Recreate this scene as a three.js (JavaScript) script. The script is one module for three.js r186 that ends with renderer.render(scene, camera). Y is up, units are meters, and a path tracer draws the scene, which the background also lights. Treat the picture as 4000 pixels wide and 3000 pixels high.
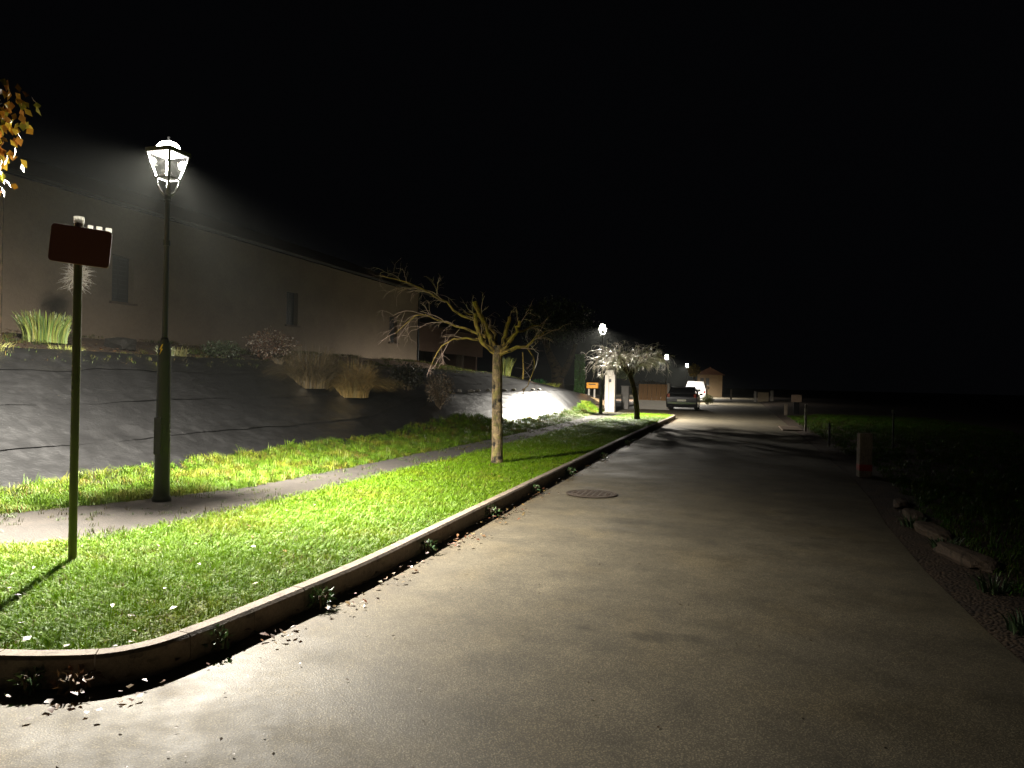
import * as THREE from 'three';
import { ImprovedNoise } from 'three/addons/math/ImprovedNoise.js';
import { mergeGeometries, toCreasedNormals } from 'three/addons/utils/BufferGeometryUtils.js';
import { RoundedBoxGeometry } from 'three/addons/geometries/RoundedBoxGeometry.js';

// ---------- camera, sky, exposure ----------
const scene = new THREE.Scene();
const camera = new THREE.PerspectiveCamera(54.54, 4 / 3, 0.05, 900);
camera.rotation.order = 'YXZ';
camera.position.set(0, 1.6, 0);
camera.rotation.set(THREE.MathUtils.degToRad(-0.3), THREE.MathUtils.degToRad(16.6), THREE.MathUtils.degToRad(1.3));
const renderer = new THREE.WebGLRenderer({ antialias: true });
renderer.toneMapping = THREE.LinearToneMapping;
renderer.toneMappingExposure = 1.15;
renderer.shadowMap.enabled = true;
renderer.shadowMap.type = THREE.PCFSoftShadowMap;
{
  const w = 64, h = 32, d = new Float32Array(w * h * 4);
  for (let i = 0; i < w * h; i++) { d[i * 4] = 0.0009; d[i * 4 + 1] = 0.00095; d[i * 4 + 2] = 0.0012; d[i * 4 + 3] = 1; }
  const sky = new THREE.DataTexture(d, w, h, THREE.RGBAFormat, THREE.FloatType);
  sky.mapping = THREE.EquirectangularReflectionMapping; sky.magFilter = THREE.LinearFilter; sky.needsUpdate = true;
  scene.background = sky; scene.environment = sky;
}
const LAMP_COLOR = new THREE.Color().setRGB(1, 0.935, 0.82);
const LAMP_CANDELA = 2050;
scene.fog = new THREE.FogExp2(new THREE.Color().setRGB(0.9, 0.95, 0.88), 0.00018);

// ---------- helpers ----------
function rng(seed) { let a = seed >>> 0; return () => { a = (a + 0x6D2B79F5) | 0; let t = Math.imul(a ^ (a >>> 15), 1 | a); t = (t + Math.imul(t ^ (t >>> 7), 61 | t)) ^ t; return ((t ^ (t >>> 14)) >>> 0) / 4294967296; }; }
const perlin = new ImprovedNoise();
const noise = (x, y = 0, z = 0) => perlin.noise(x, y, z);
const fbm = (x, y, z = 0, o = 4) => { let s = 0, a = 1, t = 0; for (let i = 0; i < o; i++) { s += a * noise(x, y, z + i * 7.3); t += a; a *= 0.5; x *= 2.03; y *= 2.03; } return s / t; };
const smooth = (a, b, x) => { const t = Math.min(1, Math.max(0, (x - a) / (b - a))); return t * t * (3 - 2 * t); };
const lerp = (a, b, t) => a + (b - a) * t;
const pw = (tab, x) => { if (x <= tab[0][0]) return tab[0][1]; for (let i = 1; i < tab.length; i++) if (x <= tab[i][0]) { const [a, b] = tab[i - 1], [c, d] = tab[i]; return b + (d - b) * (x - a) / (c - a); } return tab[tab.length - 1][1]; };
const V = (x, y, z) => new THREE.Vector3(x, y, z);
const rgb = (r, g, b) => new THREE.Color().setRGB(r, g, b);
const used = {};
function numbered(n) { const k = used[n] = (used[n] ?? -1) + 1; return k ? `${n}_${String(k).padStart(3, '0')}` : n; }
function shadow(m) { m.castShadow = true; m.receiveShadow = true; return m; }
function part(name, geo, mat, parent) { const m = shadow(new THREE.Mesh(geo, mat)); m.name = name; parent.add(m); return m; }
function tag(o, label, category, group, kind) { if (label) o.userData.label = label; if (category) o.userData.category = category; if (group) o.userData.group = group; if (kind) o.userData.kind = kind; return o; }
function thing(name, label, category, [x, y, z] = [0, 0, 0], turn = 0, group) { const o = new THREE.Group(); o.name = numbered(name); o.position.set(x, y, z); o.rotation.y = turn; scene.add(o); return tag(o, label, category, group); }
function single(name, geo, mat, label, category, pos = [0, 0, 0], turn = 0, group) { const m = part(numbered(name), geo, mat, scene); m.position.set(...pos); m.rotation.y = turn; return tag(m, label, category, group); }
function struct(name, geo, mat, label) { const m = part(numbered(name), geo, mat, scene); return tag(m, label, null, null, 'structure'); }
const box = (w, h, d, x = 0, y = 0, z = 0, r = 0) => (r ? new RoundedBoxGeometry(w, h, d, 2, r) : new THREE.BoxGeometry(w, h, d)).translate(x, y, z);
const cyl = (r0, r1, h, x = 0, y = 0, z = 0, n = 16) => new THREE.CylinderGeometry(r1, r0, h, n).translate(x, y + h / 2, z);
function merge(list) { return mergeGeometries(list.map(g => { const q = g.index ? g.toNonIndexed() : g; for (const k of Object.keys(q.attributes)) if (!['position', 'normal', 'uv', 'color'].includes(k)) q.deleteAttribute(k); return q; }), false); }
// a bar of square or rectangular section between two points
function bar(a, b, w, d = w) { const L = a.distanceTo(b); const g = new THREE.BoxGeometry(w, L, d); const q = new THREE.Quaternion().setFromUnitVectors(V(0, 1, 0), b.clone().sub(a).normalize()); g.applyQuaternion(q); const c = a.clone().add(b).multiplyScalar(0.5); g.translate(c.x, c.y, c.z); return g; }
// a tapering round limb along points
function limb(pts, r0, r1, n = 6, pow = 1) {
  const P = [], N = [], U = [], I = []; let len = 0;
  const up = V(0.13, 0.3, 0.94).normalize();
  for (let i = 0; i < pts.length; i++) {
    const t = pts[Math.min(i + 1, pts.length - 1)].clone().sub(pts[Math.max(i - 1, 0)]).normalize();
    let a = new THREE.Vector3().crossVectors(t, Math.abs(t.dot(up)) > 0.95 ? V(1, 0, 0) : up).normalize(), b = new THREE.Vector3().crossVectors(t, a);
    if (i) len += pts[i].distanceTo(pts[i - 1]);
    const r = lerp(r0, r1, Math.pow(i / (pts.length - 1), pow));
    for (let k = 0; k <= n; k++) { const f = k / n * Math.PI * 2, c = Math.cos(f), s = Math.sin(f); const nx = a.x * c + b.x * s, ny = a.y * c + b.y * s, nz = a.z * c + b.z * s; P.push(pts[i].x + nx * r, pts[i].y + ny * r, pts[i].z + nz * r); N.push(nx, ny, nz); U.push(k / n * 0.5, len); }
  }
  for (let i = 0; i < pts.length - 1; i++) for (let k = 0; k < n; k++) { const a = i * (n + 1) + k, b = a + n + 1; I.push(a, a + 1, b, b, a + 1, b + 1); }
  const g = new THREE.BufferGeometry(); g.setAttribute('position', new THREE.Float32BufferAttribute(P, 3)); g.setAttribute('normal', new THREE.Float32BufferAttribute(N, 3)); g.setAttribute('uv', new THREE.Float32BufferAttribute(U, 2)); g.setIndex(I); return g.toNonIndexed();
}
// a sheet from rows of x (across) and f (metres ahead); fy gives the height, fc an optional colour
function sheet(rows, cols, at, fc) {
  const P = [], U = [], C = [], I = []; const nr = rows.length, nc = cols.length;
  for (const f of rows) for (const c of cols) { const [x, y, ff] = at(c, f); P.push(x, y, -ff); U.push(x, ff); if (fc) C.push(...fc(x, ff)); }
  for (let i = 0; i < nr - 1; i++) for (let k = 0; k < nc - 1; k++) { const a = i * nc + k, b = a + nc; I.push(a, a + 1, b, b, a + 1, b + 1); }
  const g = new THREE.BufferGeometry(); g.setAttribute('position', new THREE.Float32BufferAttribute(P, 3)); g.setAttribute('uv', new THREE.Float32BufferAttribute(U, 2)); if (fc) g.setAttribute('color', new THREE.Float32BufferAttribute(C, 3)); g.setIndex(I); g.computeVertexNormals(); return g;
}
const steps = (...seg) => { const o = []; for (const [a, b, s] of seg) { const n = Math.max(1, Math.round((b - a) / s)); for (let i = 0; i < n; i++) o.push(a + (b - a) * i / n); } o.push(seg[seg.length - 1][1]); return o; };

// ---------- procedural textures (tile, metres set with repeat) ----------
function hashN(x, y, s, n) { x = ((x % n) + n) % n; y = ((y % n) + n) % n; let h = Math.imul(x + 374761, 668265263) ^ Math.imul(y + 1013, 374761393) ^ Math.imul(s + 7, 1274126177); h = Math.imul(h ^ (h >>> 13), 1274126177); return ((h ^ (h >>> 16)) >>> 0) / 4294967296; }
function vnoise(u, v, n, s) { const x = u * n, y = v * n, xi = Math.floor(x), yi = Math.floor(y); let fx = x - xi, fy = y - yi; fx = fx * fx * (3 - 2 * fx); fy = fy * fy * (3 - 2 * fy); const a = hashN(xi, yi, s, n), b = hashN(xi + 1, yi, s, n), c = hashN(xi, yi + 1, s, n), d = hashN(xi + 1, yi + 1, s, n); return a + (b - a) * fx + (c - a) * fy + (a - b - c + d) * fx * fy; }
function tile(size, fn, srgb, repeat) {
  const d = new Uint8Array(size * size * 4);
  for (let y = 0; y < size; y++) for (let x = 0; x < size; x++) { const c = fn(x / size, y / size); const i = (y * size + x) * 4; for (let k = 0; k < 3; k++) d[i + k] = Math.max(0, Math.min(255, Math.round((srgb ? Math.pow(Math.max(0, c[k]), 1 / 2.2) : c[k]) * 255))); d[i + 3] = 255; }
  const t = new THREE.DataTexture(d, size, size); t.wrapS = t.wrapT = THREE.RepeatWrapping; t.magFilter = THREE.LinearFilter; t.minFilter = THREE.LinearMipmapLinearFilter; t.generateMipmaps = true; if (srgb) t.colorSpace = THREE.SRGBColorSpace; t.repeat.set(repeat, repeat); t.needsUpdate = true; return t;
}
const g1 = v => [v, v, v];
// worley distance, tiling
function worley(u, v, n, s) { const x = u * n, y = v * n, xi = Math.floor(x), yi = Math.floor(y); let best = 9, id = 0; for (let j = -1; j <= 1; j++) for (let i = -1; i <= 1; i++) { const px = xi + i + hashN(xi + i, yi + j, s, n), py = yi + j + hashN(xi + i, yi + j, s + 1, n); const d = (px - x) ** 2 + (py - y) ** 2; if (d < best) { best = d; id = hashN(xi + i, yi + j, s + 2, n); } } return [Math.sqrt(best), id]; }
const asphaltN = 1024; const stones = new Float32Array(asphaltN * asphaltN * 2);
for (let y = 0; y < asphaltN; y++) for (let x = 0; x < asphaltN; x++) { const [d, id] = worley(x / asphaltN, y / asphaltN, 250, 5); stones[(y * asphaltN + x) * 2] = d; stones[(y * asphaltN + x) * 2 + 1] = id; }
const st = (u, v) => { const i = (Math.floor(v * asphaltN) * asphaltN + Math.floor(u * asphaltN)) * 2; return [stones[i], stones[i + 1]]; };
const T = {};
T.asphalt = tile(asphaltN, (u, v) => { const [d, id] = st(u, v); const big = vnoise(u, v, 9, 3) * 0.5 + vnoise(u, v, 31, 4) * 0.3 + vnoise(u, v, 80, 8) * 0.2; const k = (d < 0.5 ? 0.48 + 0.95 * id * id + 0.15 * hashN(Math.floor(u * 512), Math.floor(v * 512), 78, 512) : 0.55) * (0.66 + 0.68 * big) * 1.0; return [0.56 * k, 0.54 * k, 0.485 * k]; }, true, 0.5);
T.asphaltBump = tile(asphaltN, (u, v) => { const [d, id] = st(u, v); const dome = Math.sqrt(Math.max(0, 1 - (d / 0.62) ** 2)); return g1(0.1 + dome * (0.1 + 0.7 * id * id) + 0.2 * hashN(Math.floor(u * 512), Math.floor(v * 512), 77, 512)); }, false, 0.5);
T.asphaltRough = tile(512, (u, v) => g1(0.52 + 0.34 * (vnoise(u, v, 7, 11) * 0.5 + vnoise(u, v, 23, 12) * 0.3 + vnoise(u, v, 90, 13) * 0.2)), false, 0.21);
T.grit = tile(512, (u, v) => { const [d, id] = worley(u, v, 90, 21); const k = (0.55 + 0.5 * id) * (d < 0.5 ? 1 : 0.7) * (0.65 + 0.7 * (0.6 * vnoise(u, v, 8, 22) + 0.4 * vnoise(u, v, 30, 23))); return [k, 0.95 * k, 0.86 * k].map(c => c * 0.8); }, true, 0.7);
T.gritBump = tile(512, (u, v) => { const [d, id] = worley(u, v, 90, 21); return g1(Math.max(0, 0.8 - d) * (0.4 + id * 0.6) + 0.3 * vnoise(u, v, 12, 24)); }, false, 0.7);
T.concrete = tile(512, (u, v) => { const k = 0.6 + 0.3 * vnoise(u, v, 12, 31) + 0.3 * vnoise(u, v, 60, 32) + 0.25 * vnoise(u, v, 200, 33) - 0.3 * smooth(0.7, 0.85, vnoise(u, v, 18, 34)); return [k, k * 0.96, k * 0.88].map(c => c * 0.8); }, true, 1.3);
T.concreteBump = tile(512, (u, v) => g1(0.4 * vnoise(u, v, 60, 35) + 0.6 * vnoise(u, v, 200, 36)), false, 1.3);
T.bark = tile(512, (u, v) => { const w = vnoise(u, v, 10, 41) * 0.08; const r = vnoise(u + w, v * 0.25, 40, 42), q = vnoise(u + w, v * 0.5, 90, 43); const k = 0.15 + 0.75 * r + 0.55 * q * q - 0.5 * smooth(0.72, 0.8, vnoise(u, v, 9, 46)); const m = smooth(0.52, 0.72, vnoise(u, v, 14, 44)); return [k * lerp(1, 0.85, m), k * lerp(0.86, 0.84, m), k * lerp(0.62, 0.36, m)].map(c => c * 0.8); }, true, 1);
T.barkBump = tile(512, (u, v) => { const w = vnoise(u, v, 10, 41) * 0.08; return g1(0.6 * vnoise(u + w, v * 0.25, 40, 42) + 0.4 * vnoise(u + w, v * 0.5, 90, 43)); }, false, 1);
T.plaster = tile(512, (u, v) => { const k = 0.7 + 0.15 * vnoise(u, v, 6, 51) + 0.1 * vnoise(u, v, 40, 52) + 0.15 * vnoise(u, v, 180, 53); return g1(k); }, true, 0.4);
T.plasterBump = tile(512, (u, v) => g1(0.5 * vnoise(u, v, 180, 53) + 0.5 * vnoise(u, v, 90, 54)), false, 0.4);
T.fabric = tile(512, (u, v) => { const k = 0.6 + 0.4 * Math.abs(((u * 128) % 1) - 0.5) + 0.5 * vnoise(u, v, 9, 61) * vnoise(u, v, 33, 62) + 0.35 * smooth(0.66, 0.8, vnoise(u, v, 21, 63)); return [k, k * 0.99, k * 0.97].map(c => c * 0.7); }, true, 0.33);
T.fabricBump = tile(512, (u, v) => g1(0.35 * vnoise(u, v, 22, 64) + 0.3 * vnoise(u, v * 1, 70, 65) + 0.35 * vnoise(u, v, 150, 66)), false, 0.33);
T.fabricRough = tile(256, (u, v) => g1(0.62 + 0.38 * (0.6 * vnoise(u, v, 8, 67) + 0.4 * vnoise(u, v, 30, 68))), false, 0.33);
T.soil = tile(512, (u, v) => { const [d, id] = worley(u, v, 60, 71); const k = (0.5 + 0.5 * id) * (0.6 + 0.7 * vnoise(u, v, 9, 72)); return [k, k * 0.85, k * 0.65]; }, true, 0.6);
T.soilBump = tile(512, (u, v) => { const [d] = worley(u, v, 60, 71); return g1(0.8 * Math.max(0, 0.9 - d) + 0.2 * vnoise(u, v, 100, 73)); }, false, 0.6);
T.wood = tile(256, (u, v) => { const k = 0.55 + 0.35 * vnoise(u, v * 0.1, 40, 81) + 0.2 * vnoise(u, v * 0.3, 90, 82); return [k, k * 0.82, k * 0.58]; }, true, 1);
const std = (o) => new THREE.MeshStandardMaterial(o), phy = (o) => new THREE.MeshPhysicalMaterial(o);
const M = {
  asphalt: std({ color: rgb(0.215, 0.19, 0.142), map: T.asphalt, vertexColors: true, roughness: 1.0, roughnessMap: T.asphaltRough, bumpMap: T.asphaltBump, bumpScale: 0.0012 }),
  path: std({ color: rgb(0.042, 0.036, 0.031), map: T.grit, roughness: 0.95, bumpMap: T.gritBump, bumpScale: 0.006 }),
  soil: std({ color: rgb(0.09, 0.06, 0.035), map: T.soil, roughness: 0.9, bumpMap: T.soilBump, bumpScale: 0.02 }),
  dirt: std({ color: rgb(0.055, 0.038, 0.025), map: T.soil, roughness: 0.9, bumpMap: T.soilBump, bumpScale: 0.02 }),
  turf: std({ color: rgb(0.09, 0.13, 0.025), map: T.soil, roughness: 0.9, bumpMap: T.soilBump, bumpScale: 0.02 }),
  land: std({ color: rgb(0.045, 0.05, 0.028), map: T.soil, roughness: 0.95, bumpMap: T.soilBump, bumpScale: 0.03 }),
  kerb: std({ color: rgb(0.23, 0.19, 0.155), map: T.concrete, roughness: 0.8, bumpMap: T.concreteBump, bumpScale: 0.003 }),
  fabric: phy({ color: rgb(0.012, 0.012, 0.0125), map: T.fabric, roughness: 0.52, roughnessMap: T.fabricRough, bumpMap: T.fabricBump, bumpScale: 0.012, specularIntensity: 1, clearcoat: 0.8, clearcoatRoughness: 0.28 }),
  plaster: std({ color: rgb(0.19, 0.145, 0.1), map: T.plaster, roughness: 0.9, bumpMap: T.plasterBump, bumpScale: 0.003 }),
  plasterBrown: std({ color: rgb(0.22, 0.135, 0.09), map: T.plaster, roughness: 0.9, bumpMap: T.plasterBump, bumpScale: 0.003 }),
  tileRoof: std({ color: rgb(0.12, 0.06, 0.04), roughness: 0.85, map: T.plaster }),
  shutter: std({ color: rgb(0.03, 0.03, 0.03), roughness: 0.6 }),
  ironDark: std({ color: rgb(0.016, 0.017, 0.018), roughness: 0.45, metalness: 0.2, bumpMap: T.concreteBump, bumpScale: 0.0006 }),
  ironFrame: std({ color: rgb(0.05, 0.05, 0.05), roughness: 0.5 }),
  opal: std({ color: rgb(0.8, 0.78, 0.72), roughness: 0.4, emissive: rgb(1, 0.96, 0.86), emissiveIntensity: 60 }),
  pane: phy({ color: rgb(0.95, 0.95, 0.95), roughness: 0, transmission: 1, thickness: 0, bumpMap: T.fabricBump, bumpScale: 0.0015 }),
  yellowMark: std({ color: rgb(0.75, 0.4, 0.03), roughness: 0.4 }),
  signFace: std({ color: rgb(0.09, 0.02, 0.02), roughness: 0.55 }),
  zinc: std({ color: rgb(0.45, 0.45, 0.45), roughness: 0.35, metalness: 0.6 }),
  clip: phy({ color: rgb(0.75, 0.74, 0.7), roughness: 0.9, transmission: 0.6, thickness: 0 }),
  greenPost: std({ color: rgb(0.06, 0.055, 0.035), roughness: 0.5, bumpMap: T.concreteBump, bumpScale: 0.0006 }),
  barkPale: std({ color: rgb(0.3, 0.25, 0.18), map: T.bark, roughness: 0.85, bumpMap: T.barkBump, bumpScale: 0.006 }),
  barkMoss: std({ color: rgb(0.52, 0.41, 0.14), map: T.bark, roughness: 0.9, bumpMap: T.barkBump, bumpScale: 0.005 }),
  barkDark: std({ color: rgb(0.09, 0.065, 0.045), map: T.bark, roughness: 0.85, bumpMap: T.barkBump, bumpScale: 0.012 }),
  twig: std({ color: rgb(0.42, 0.3, 0.24), roughness: 0.6 }),
  twigWet: std({ color: rgb(0.6, 0.55, 0.48), roughness: 0.38 }),
  grass: phy({ color: rgb(1, 1, 1), roughness: 0.5, specularIntensity: 0.3, transmission: 0.4, thickness: 0 }),
  leaf: phy({ color: rgb(1, 1, 1), vertexColors: true, roughness: 0.45, transmission: 0.3, thickness: 0 }),
  stem: std({ color: rgb(0.1, 0.07, 0.04), roughness: 0.8 }),
  stone: std({ color: rgb(0.13, 0.095, 0.07), map: T.concrete, roughness: 0.85, bumpMap: T.concreteBump, bumpScale: 0.006 }),
  paleStone: std({ color: rgb(0.55, 0.53, 0.5), map: T.concrete, roughness: 0.6, bumpMap: T.concreteBump, bumpScale: 0.004 }),
  darkStone: std({ color: rgb(0.018, 0.016, 0.013), map: T.concrete, roughness: 0.8, bumpMap: T.concreteBump, bumpScale: 0.006 }),
  bollard: std({ color: rgb(0.27, 0.22, 0.18), map: T.concrete, roughness: 0.75, bumpMap: T.concreteBump, bumpScale: 0.003 }),
  redBand: std({ color: rgb(0.32, 0.025, 0.02), roughness: 0.55 }),
  rust: std({ color: rgb(0.1, 0.07, 0.05), map: T.grit, roughness: 0.65, bumpMap: T.gritBump, bumpScale: 0.004 }),
  whitePaint: std({ color: rgb(0.42, 0.39, 0.34), map: T.plaster, roughness: 0.8, bumpMap: T.plasterBump, bumpScale: 0.002 }),
  wood: std({ color: rgb(0.36, 0.24, 0.14), map: T.wood, roughness: 0.8 }),
  yellowBox: std({ color: rgb(0.6, 0.26, 0.015), roughness: 0.45 }),
  carDark: phy({ color: rgb(0.012, 0.012, 0.015), roughness: 0.35, metalness: 0.3, clearcoat: 1, clearcoatRoughness: 0.06 }),
  carWhite: phy({ color: rgb(0.75, 0.75, 0.76), roughness: 0.4, clearcoat: 1, clearcoatRoughness: 0.06 }),
  carGlass: phy({ color: rgb(0.02, 0.025, 0.025), roughness: 0.06, clearcoat: 1 }),
  rubber: std({ color: rgb(0.015, 0.015, 0.015), roughness: 0.85 }),
  tail: phy({ color: rgb(0.25, 0.01, 0.01), roughness: 0.15, clearcoat: 1 }),
  plate: std({ color: rgb(0.6, 0.58, 0.45), roughness: 0.35 }),
};
M.leaf.side = THREE.DoubleSide; M.grass.side = THREE.DoubleSide; M.pane.side = THREE.DoubleSide; M.fabric.side = THREE.DoubleSide;

// ---------- the lie of the land ----------
const footTab = [[0, -7.65], [16, -7.65], [19, -6.9], [22.5, -6.4], [32, -6.45], [36, -6.8], [60, -7.2]];
const bankHigh = f => pw([[2.4, 0], [5, 1.78], [34, 1.8], [38, 1.62], [46, 0.85], [53, 0.25], [60, 0]], f);
function land(x, f) {                                  // height of the left bank and its plateau
  const foot = pw(footTab, f), top = -11.4, s = bankHigh(f);
  const t = Math.min(1, Math.max(0, (x - foot) / (top - foot)));
  const a = t * 0.75 + 0.25 * smooth(0, 1, t), b = pw([[6.45, 0], [7.85, 0.57], [11.4, 1]], Math.min(11.4, Math.max(-x, 6.45)));
  let y = 0.09 + s * lerp(a, b, smooth(16, 20, f));
  if (x < top) y += (2.24 / 1.8 - 1) * s * smooth(0, 1, (top - x) / 4.2) + 0.09 * smooth(0, 1, (top - x) / 4);
  return y;
}
const grow = (...a) => struct(...a);
struct('ground', sheet(steps([-60, 0, 20], [0, 60, 10], [60, 400, 60]), steps([-300, -20, 60], [-20, 20, 5], [20, 300, 60]), (c, f) => [c, -0.09, f]), M.land, 'dark open land around the road');
struct('embankment', sheet(steps([2.2, 60, 0.7], [60, 70, 5]), steps([-45, -17, 4], [-17, -6.6, 0.35]), (c, f) => [c, land(c, f) + (c < -8.6 && f > 3 ? 0.03 * fbm(c * 1.3, f * 1.3) : 0), f]), M.soil, 'bare brown earth of the bank below the long house');
// right-hand roadside
const edgeR = [[-6, 2.6], [0, 2.0], [3, 1.72], [5.6, 1.62], [7.3, 1.62], [9.6, 1.72], [11.5, 1.88], [14, 2.0], [27, 2.1], [53, 2.23], [130, 2.6]];
const rightY = (x, f) => 0.006 + 0.065 * smooth(0.0, 0.5, x - pw(edgeR, f)) + 0.14 * smooth(0.45, 2.2, x - pw(edgeR, f)) + 0.03 * fbm(x * 1.2, f * 1.2) * smooth(0.1, 0.6, x - pw(edgeR, f));
struct('roadside_earth', sheet(steps([-6, 20, 0.22], [20, 130, 2]), [-0.1, 0.0, 0.12, 0.25, 0.4, 0.55, 0.8, 1.2, 1.8, 2.6, 4, 8, 20, 60], (c, f) => { const x = pw(edgeR, f) + c + (c > 0 && c < 0.5 ? 0.06 * noise(f * 1.7, c * 3) : 0); return [x, c < 0 ? -0.02 : rightY(x, f), f]; }), M.dirt, 'dirt and turf beside the right edge of the road');
// road
const blot = (x, f, cx, cf, rx, rf, s) => 1 - s * smooth(1.15, 0.75, Math.hypot((x - cx) / rx, (f - cf) / rf) + 0.35 * fbm(x * 5, f * 5, cx));
function roadTint(x, f) {
  let k = 1 + 0.4 * fbm(x * 0.6, f * 0.35, 3) + 0.3 * fbm(x * 2.2, f * 2.2, 5);
  k *= blot(x, f, -0.44, 4.72, 0.13, 0.11, 0.5) * blot(x, f, -0.2, 4.8, 0.1, 0.08, 0.45) * blot(x, f, -1.15, 8.6, 0.3, 0.2, 0.3) * blot(x, f, -0.85, 4.75, 0.06, 0.05, 0.4) * blot(x, f, -0.6, 8.3, 0.8, 0.5, 0.2) * blot(x, f, -0.9, 5.6, 0.5, 0.14, 0.15);
  const d = smooth(0.5, 0.0, x + 2.75 + 0.25 * fbm(x * 3, f * 3, 9)) * (f > 3 ? 1 : 0);       // leaf dirt washed against the kerb
  const m = smooth(0.05, 0.35, fbm(x * 1.4, f * 1.1, 15));                                        // pale dusty wear
  return [k * lerp(1, 0.75, d) * lerp(1, 1.1, m), k * lerp(0.985, 0.66, d) * lerp(1, 1.07, m), k * lerp(0.93, 0.5, d)];
}
struct('road', sheet(steps([-8, 2, 0.5], [2, 14, 0.07], [14, 30, 0.25], [30, 130, 2]), [0, .3, .5, .56, ...steps([0.6, 1, 0.0066])], (c, f) => [lerp(-16, pw(edgeR, f) + 0.02, c), 0.012 * smooth(-2.4, -0.5, lerp(-16, 2, c)) * smooth(0, 3, f), f], roadTint), M.asphalt, 'worn wet asphalt road running away between kerb and earth edge');

// verge and path
const kerbLine = [[-9.5, 2.3], [-6, 2.5], [-4.2, 2.7], [-3.48, 2.84], [-3.25, 2.92], [-3.04, 3.03], [-2.9, 3.22], [-2.83, 3.55], [-2.77, 4.24], [-2.71, 5.2], [-2.71, 8], [-2.71, 14], [-2.7, 20], [-2.62, 28], [-2.55, 34], [-2.6, 35.4], [-2.95, 36.1]];
const kerbCurve = new THREE.CatmullRomCurve3(kerbLine.map(([x, f]) => V(x, 0, -f)), false, 'centripetal'); kerbCurve.arcLengthDivisions = 3000;
const kerbPts = kerbCurve.getSpacedPoints(9000), kerbLen = kerbCurve.getLength();
const kerbN = kerbPts.map((p, i) => { const t = kerbPts[Math.min(i + 1, 9000)].clone().sub(kerbPts[Math.max(i - 1, 0)]).normalize(); return V(t.z, 0, -t.x); });   // towards the verge
const KW = 0.11, KH = 0.16;
const inner = kerbPts.map((p, i) => p.clone().addScaledVector(kerbN[i], KW - 0.01));
const vergePoly = [...inner.filter((_, i) => i % 60 === 0).map(p => [p.x, -p.z]), [-5, 36.4], [-9.6, 36.6], [-9.8, 2.6]];
function inPoly(poly, x, f) { let c = false; for (let i = 0, j = poly.length - 1; i < poly.length; j = i++) { const [xi, fi] = poly[i], [xj, fj] = poly[j]; if ((fi > f) !== (fj > f) && x < (xj - xi) * (f - fi) / (fj - fi) + xi) c = !c; } return c; }
function flat(poly, y) { const g = new THREE.ShapeGeometry(new THREE.Shape(poly.map(([x, f]) => new THREE.Vector2(x, f)))); const p = g.attributes.position, n = g.attributes.normal, u = g.attributes.uv; for (let i = 0; i < p.count; i++) { const x = p.getX(i), f = p.getY(i); p.setXYZ(i, x, y, -f); n.setXYZ(i, 0, 1, 0); u.setXY(i, x, f); } return g; }
struct('verge', flat(vergePoly, 0.122), M.turf, 'turf strip between the kerb and the dark bank');
const nearP = [[2.4, -8.8], [3.6, -7.4], [4.3, -6.3], [4.66, -5.75], [5.43, -5.25], [7.1, -5.05], [10.3, -5.05], [14.6, -4.9], [20, -4.95], [29, -5.0], [33, -4.9], [36.3, -4.2]];
const farP = [[2.4, -9.8], [4.6, -8.6], [5.72, -7.05], [6.82, -6.5], [8.2, -6.0], [12, -5.87], [17, -5.71], [24, -5.7], [30, -5.9], [36.3, -6.4]];
const pathIn = (x, f) => x < pw(nearP, f) + 0.12 * fbm(x * 2, f * 1.5, 4) && x > pw(farP, f) + 0.15 * fbm(x * 2, f * 1.5, 8);
struct('path', sheet(steps([2.7, 12, 0.12], [12, 36.3, 0.3]), steps([0, 1, 0.1]), (c, f) => { const a = pw(farP, f) - 0.05 + 0.1 * noise(f * 1.6, 2), b = pw(nearP, f) + 0.05 + 0.1 * noise(f * 1.4, 9); return [lerp(a, b, c), 0.131 + 0.012 * Math.sin(Math.PI * c) + 0.008 * noise(c * 6, f * 3), f]; }), M.path, 'trodden gravel footpath between two strips of grass');

// kerb stones
{
  const k = new THREE.Group(); k.name = 'kerb'; scene.add(k); tag(k, null, null, null, 'structure');
  const sec = [[0, -0.06], [0, KH - 0.018], [0.018, KH], [KW - 0.01, KH], [KW, KH - 0.01], [KW, -0.06]];
  const stepsPer = 9000 / kerbLen; let s = 0; const r = rng(5);
  while (s < kerbLen - 0.3) {
    const f = -kerbCurve.getPointAt(Math.min(1, s / kerbLen)).z, L = f < 4.6 ? 0.5 : 1.0, e = Math.min(kerbLen, s + L);
    const i0 = Math.round((s + 0.002) * stepsPer), i1 = Math.round((e - 0.002) * stepsPer), lift = (r() - 0.5) * 0.003, n = f < 4.6 ? 8 : 3, P = [], I = [], U = [];
    for (let i = 0; i <= n; i++) { const q = Math.round(lerp(i0, i1, i / n)); for (const [a, y] of sec) { const p = kerbPts[q].clone().addScaledVector(kerbN[q], a); P.push(p.x, y + lift, p.z); U.push(a + y, q / stepsPer); } }
    const m = sec.length;
    for (let i = 0; i < n; i++) for (let c = 0; c < m - 1; c++) { const a = i * m + c; I.push(a, a + 1, a + m, a + 1, a + m + 1, a + m); }
    for (let c = 1; c < m - 1; c++) { I.push(0, c + 1, c, n * m, n * m + c, n * m + c + 1); }
    let g = new THREE.BufferGeometry(); g.setAttribute('position', new THREE.Float32BufferAttribute(P, 3)); g.setAttribute('uv', new THREE.Float32BufferAttribute(U, 2)); g.setIndex(I); g = toCreasedNormals(g.toNonIndexed(), 0.7);
    part('kerb_stone' + (s ? '_' + String(Math.round(s * 10)).padStart(3, '0') : ''), g, M.kerb, k); s = e;
  }
}

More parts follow.
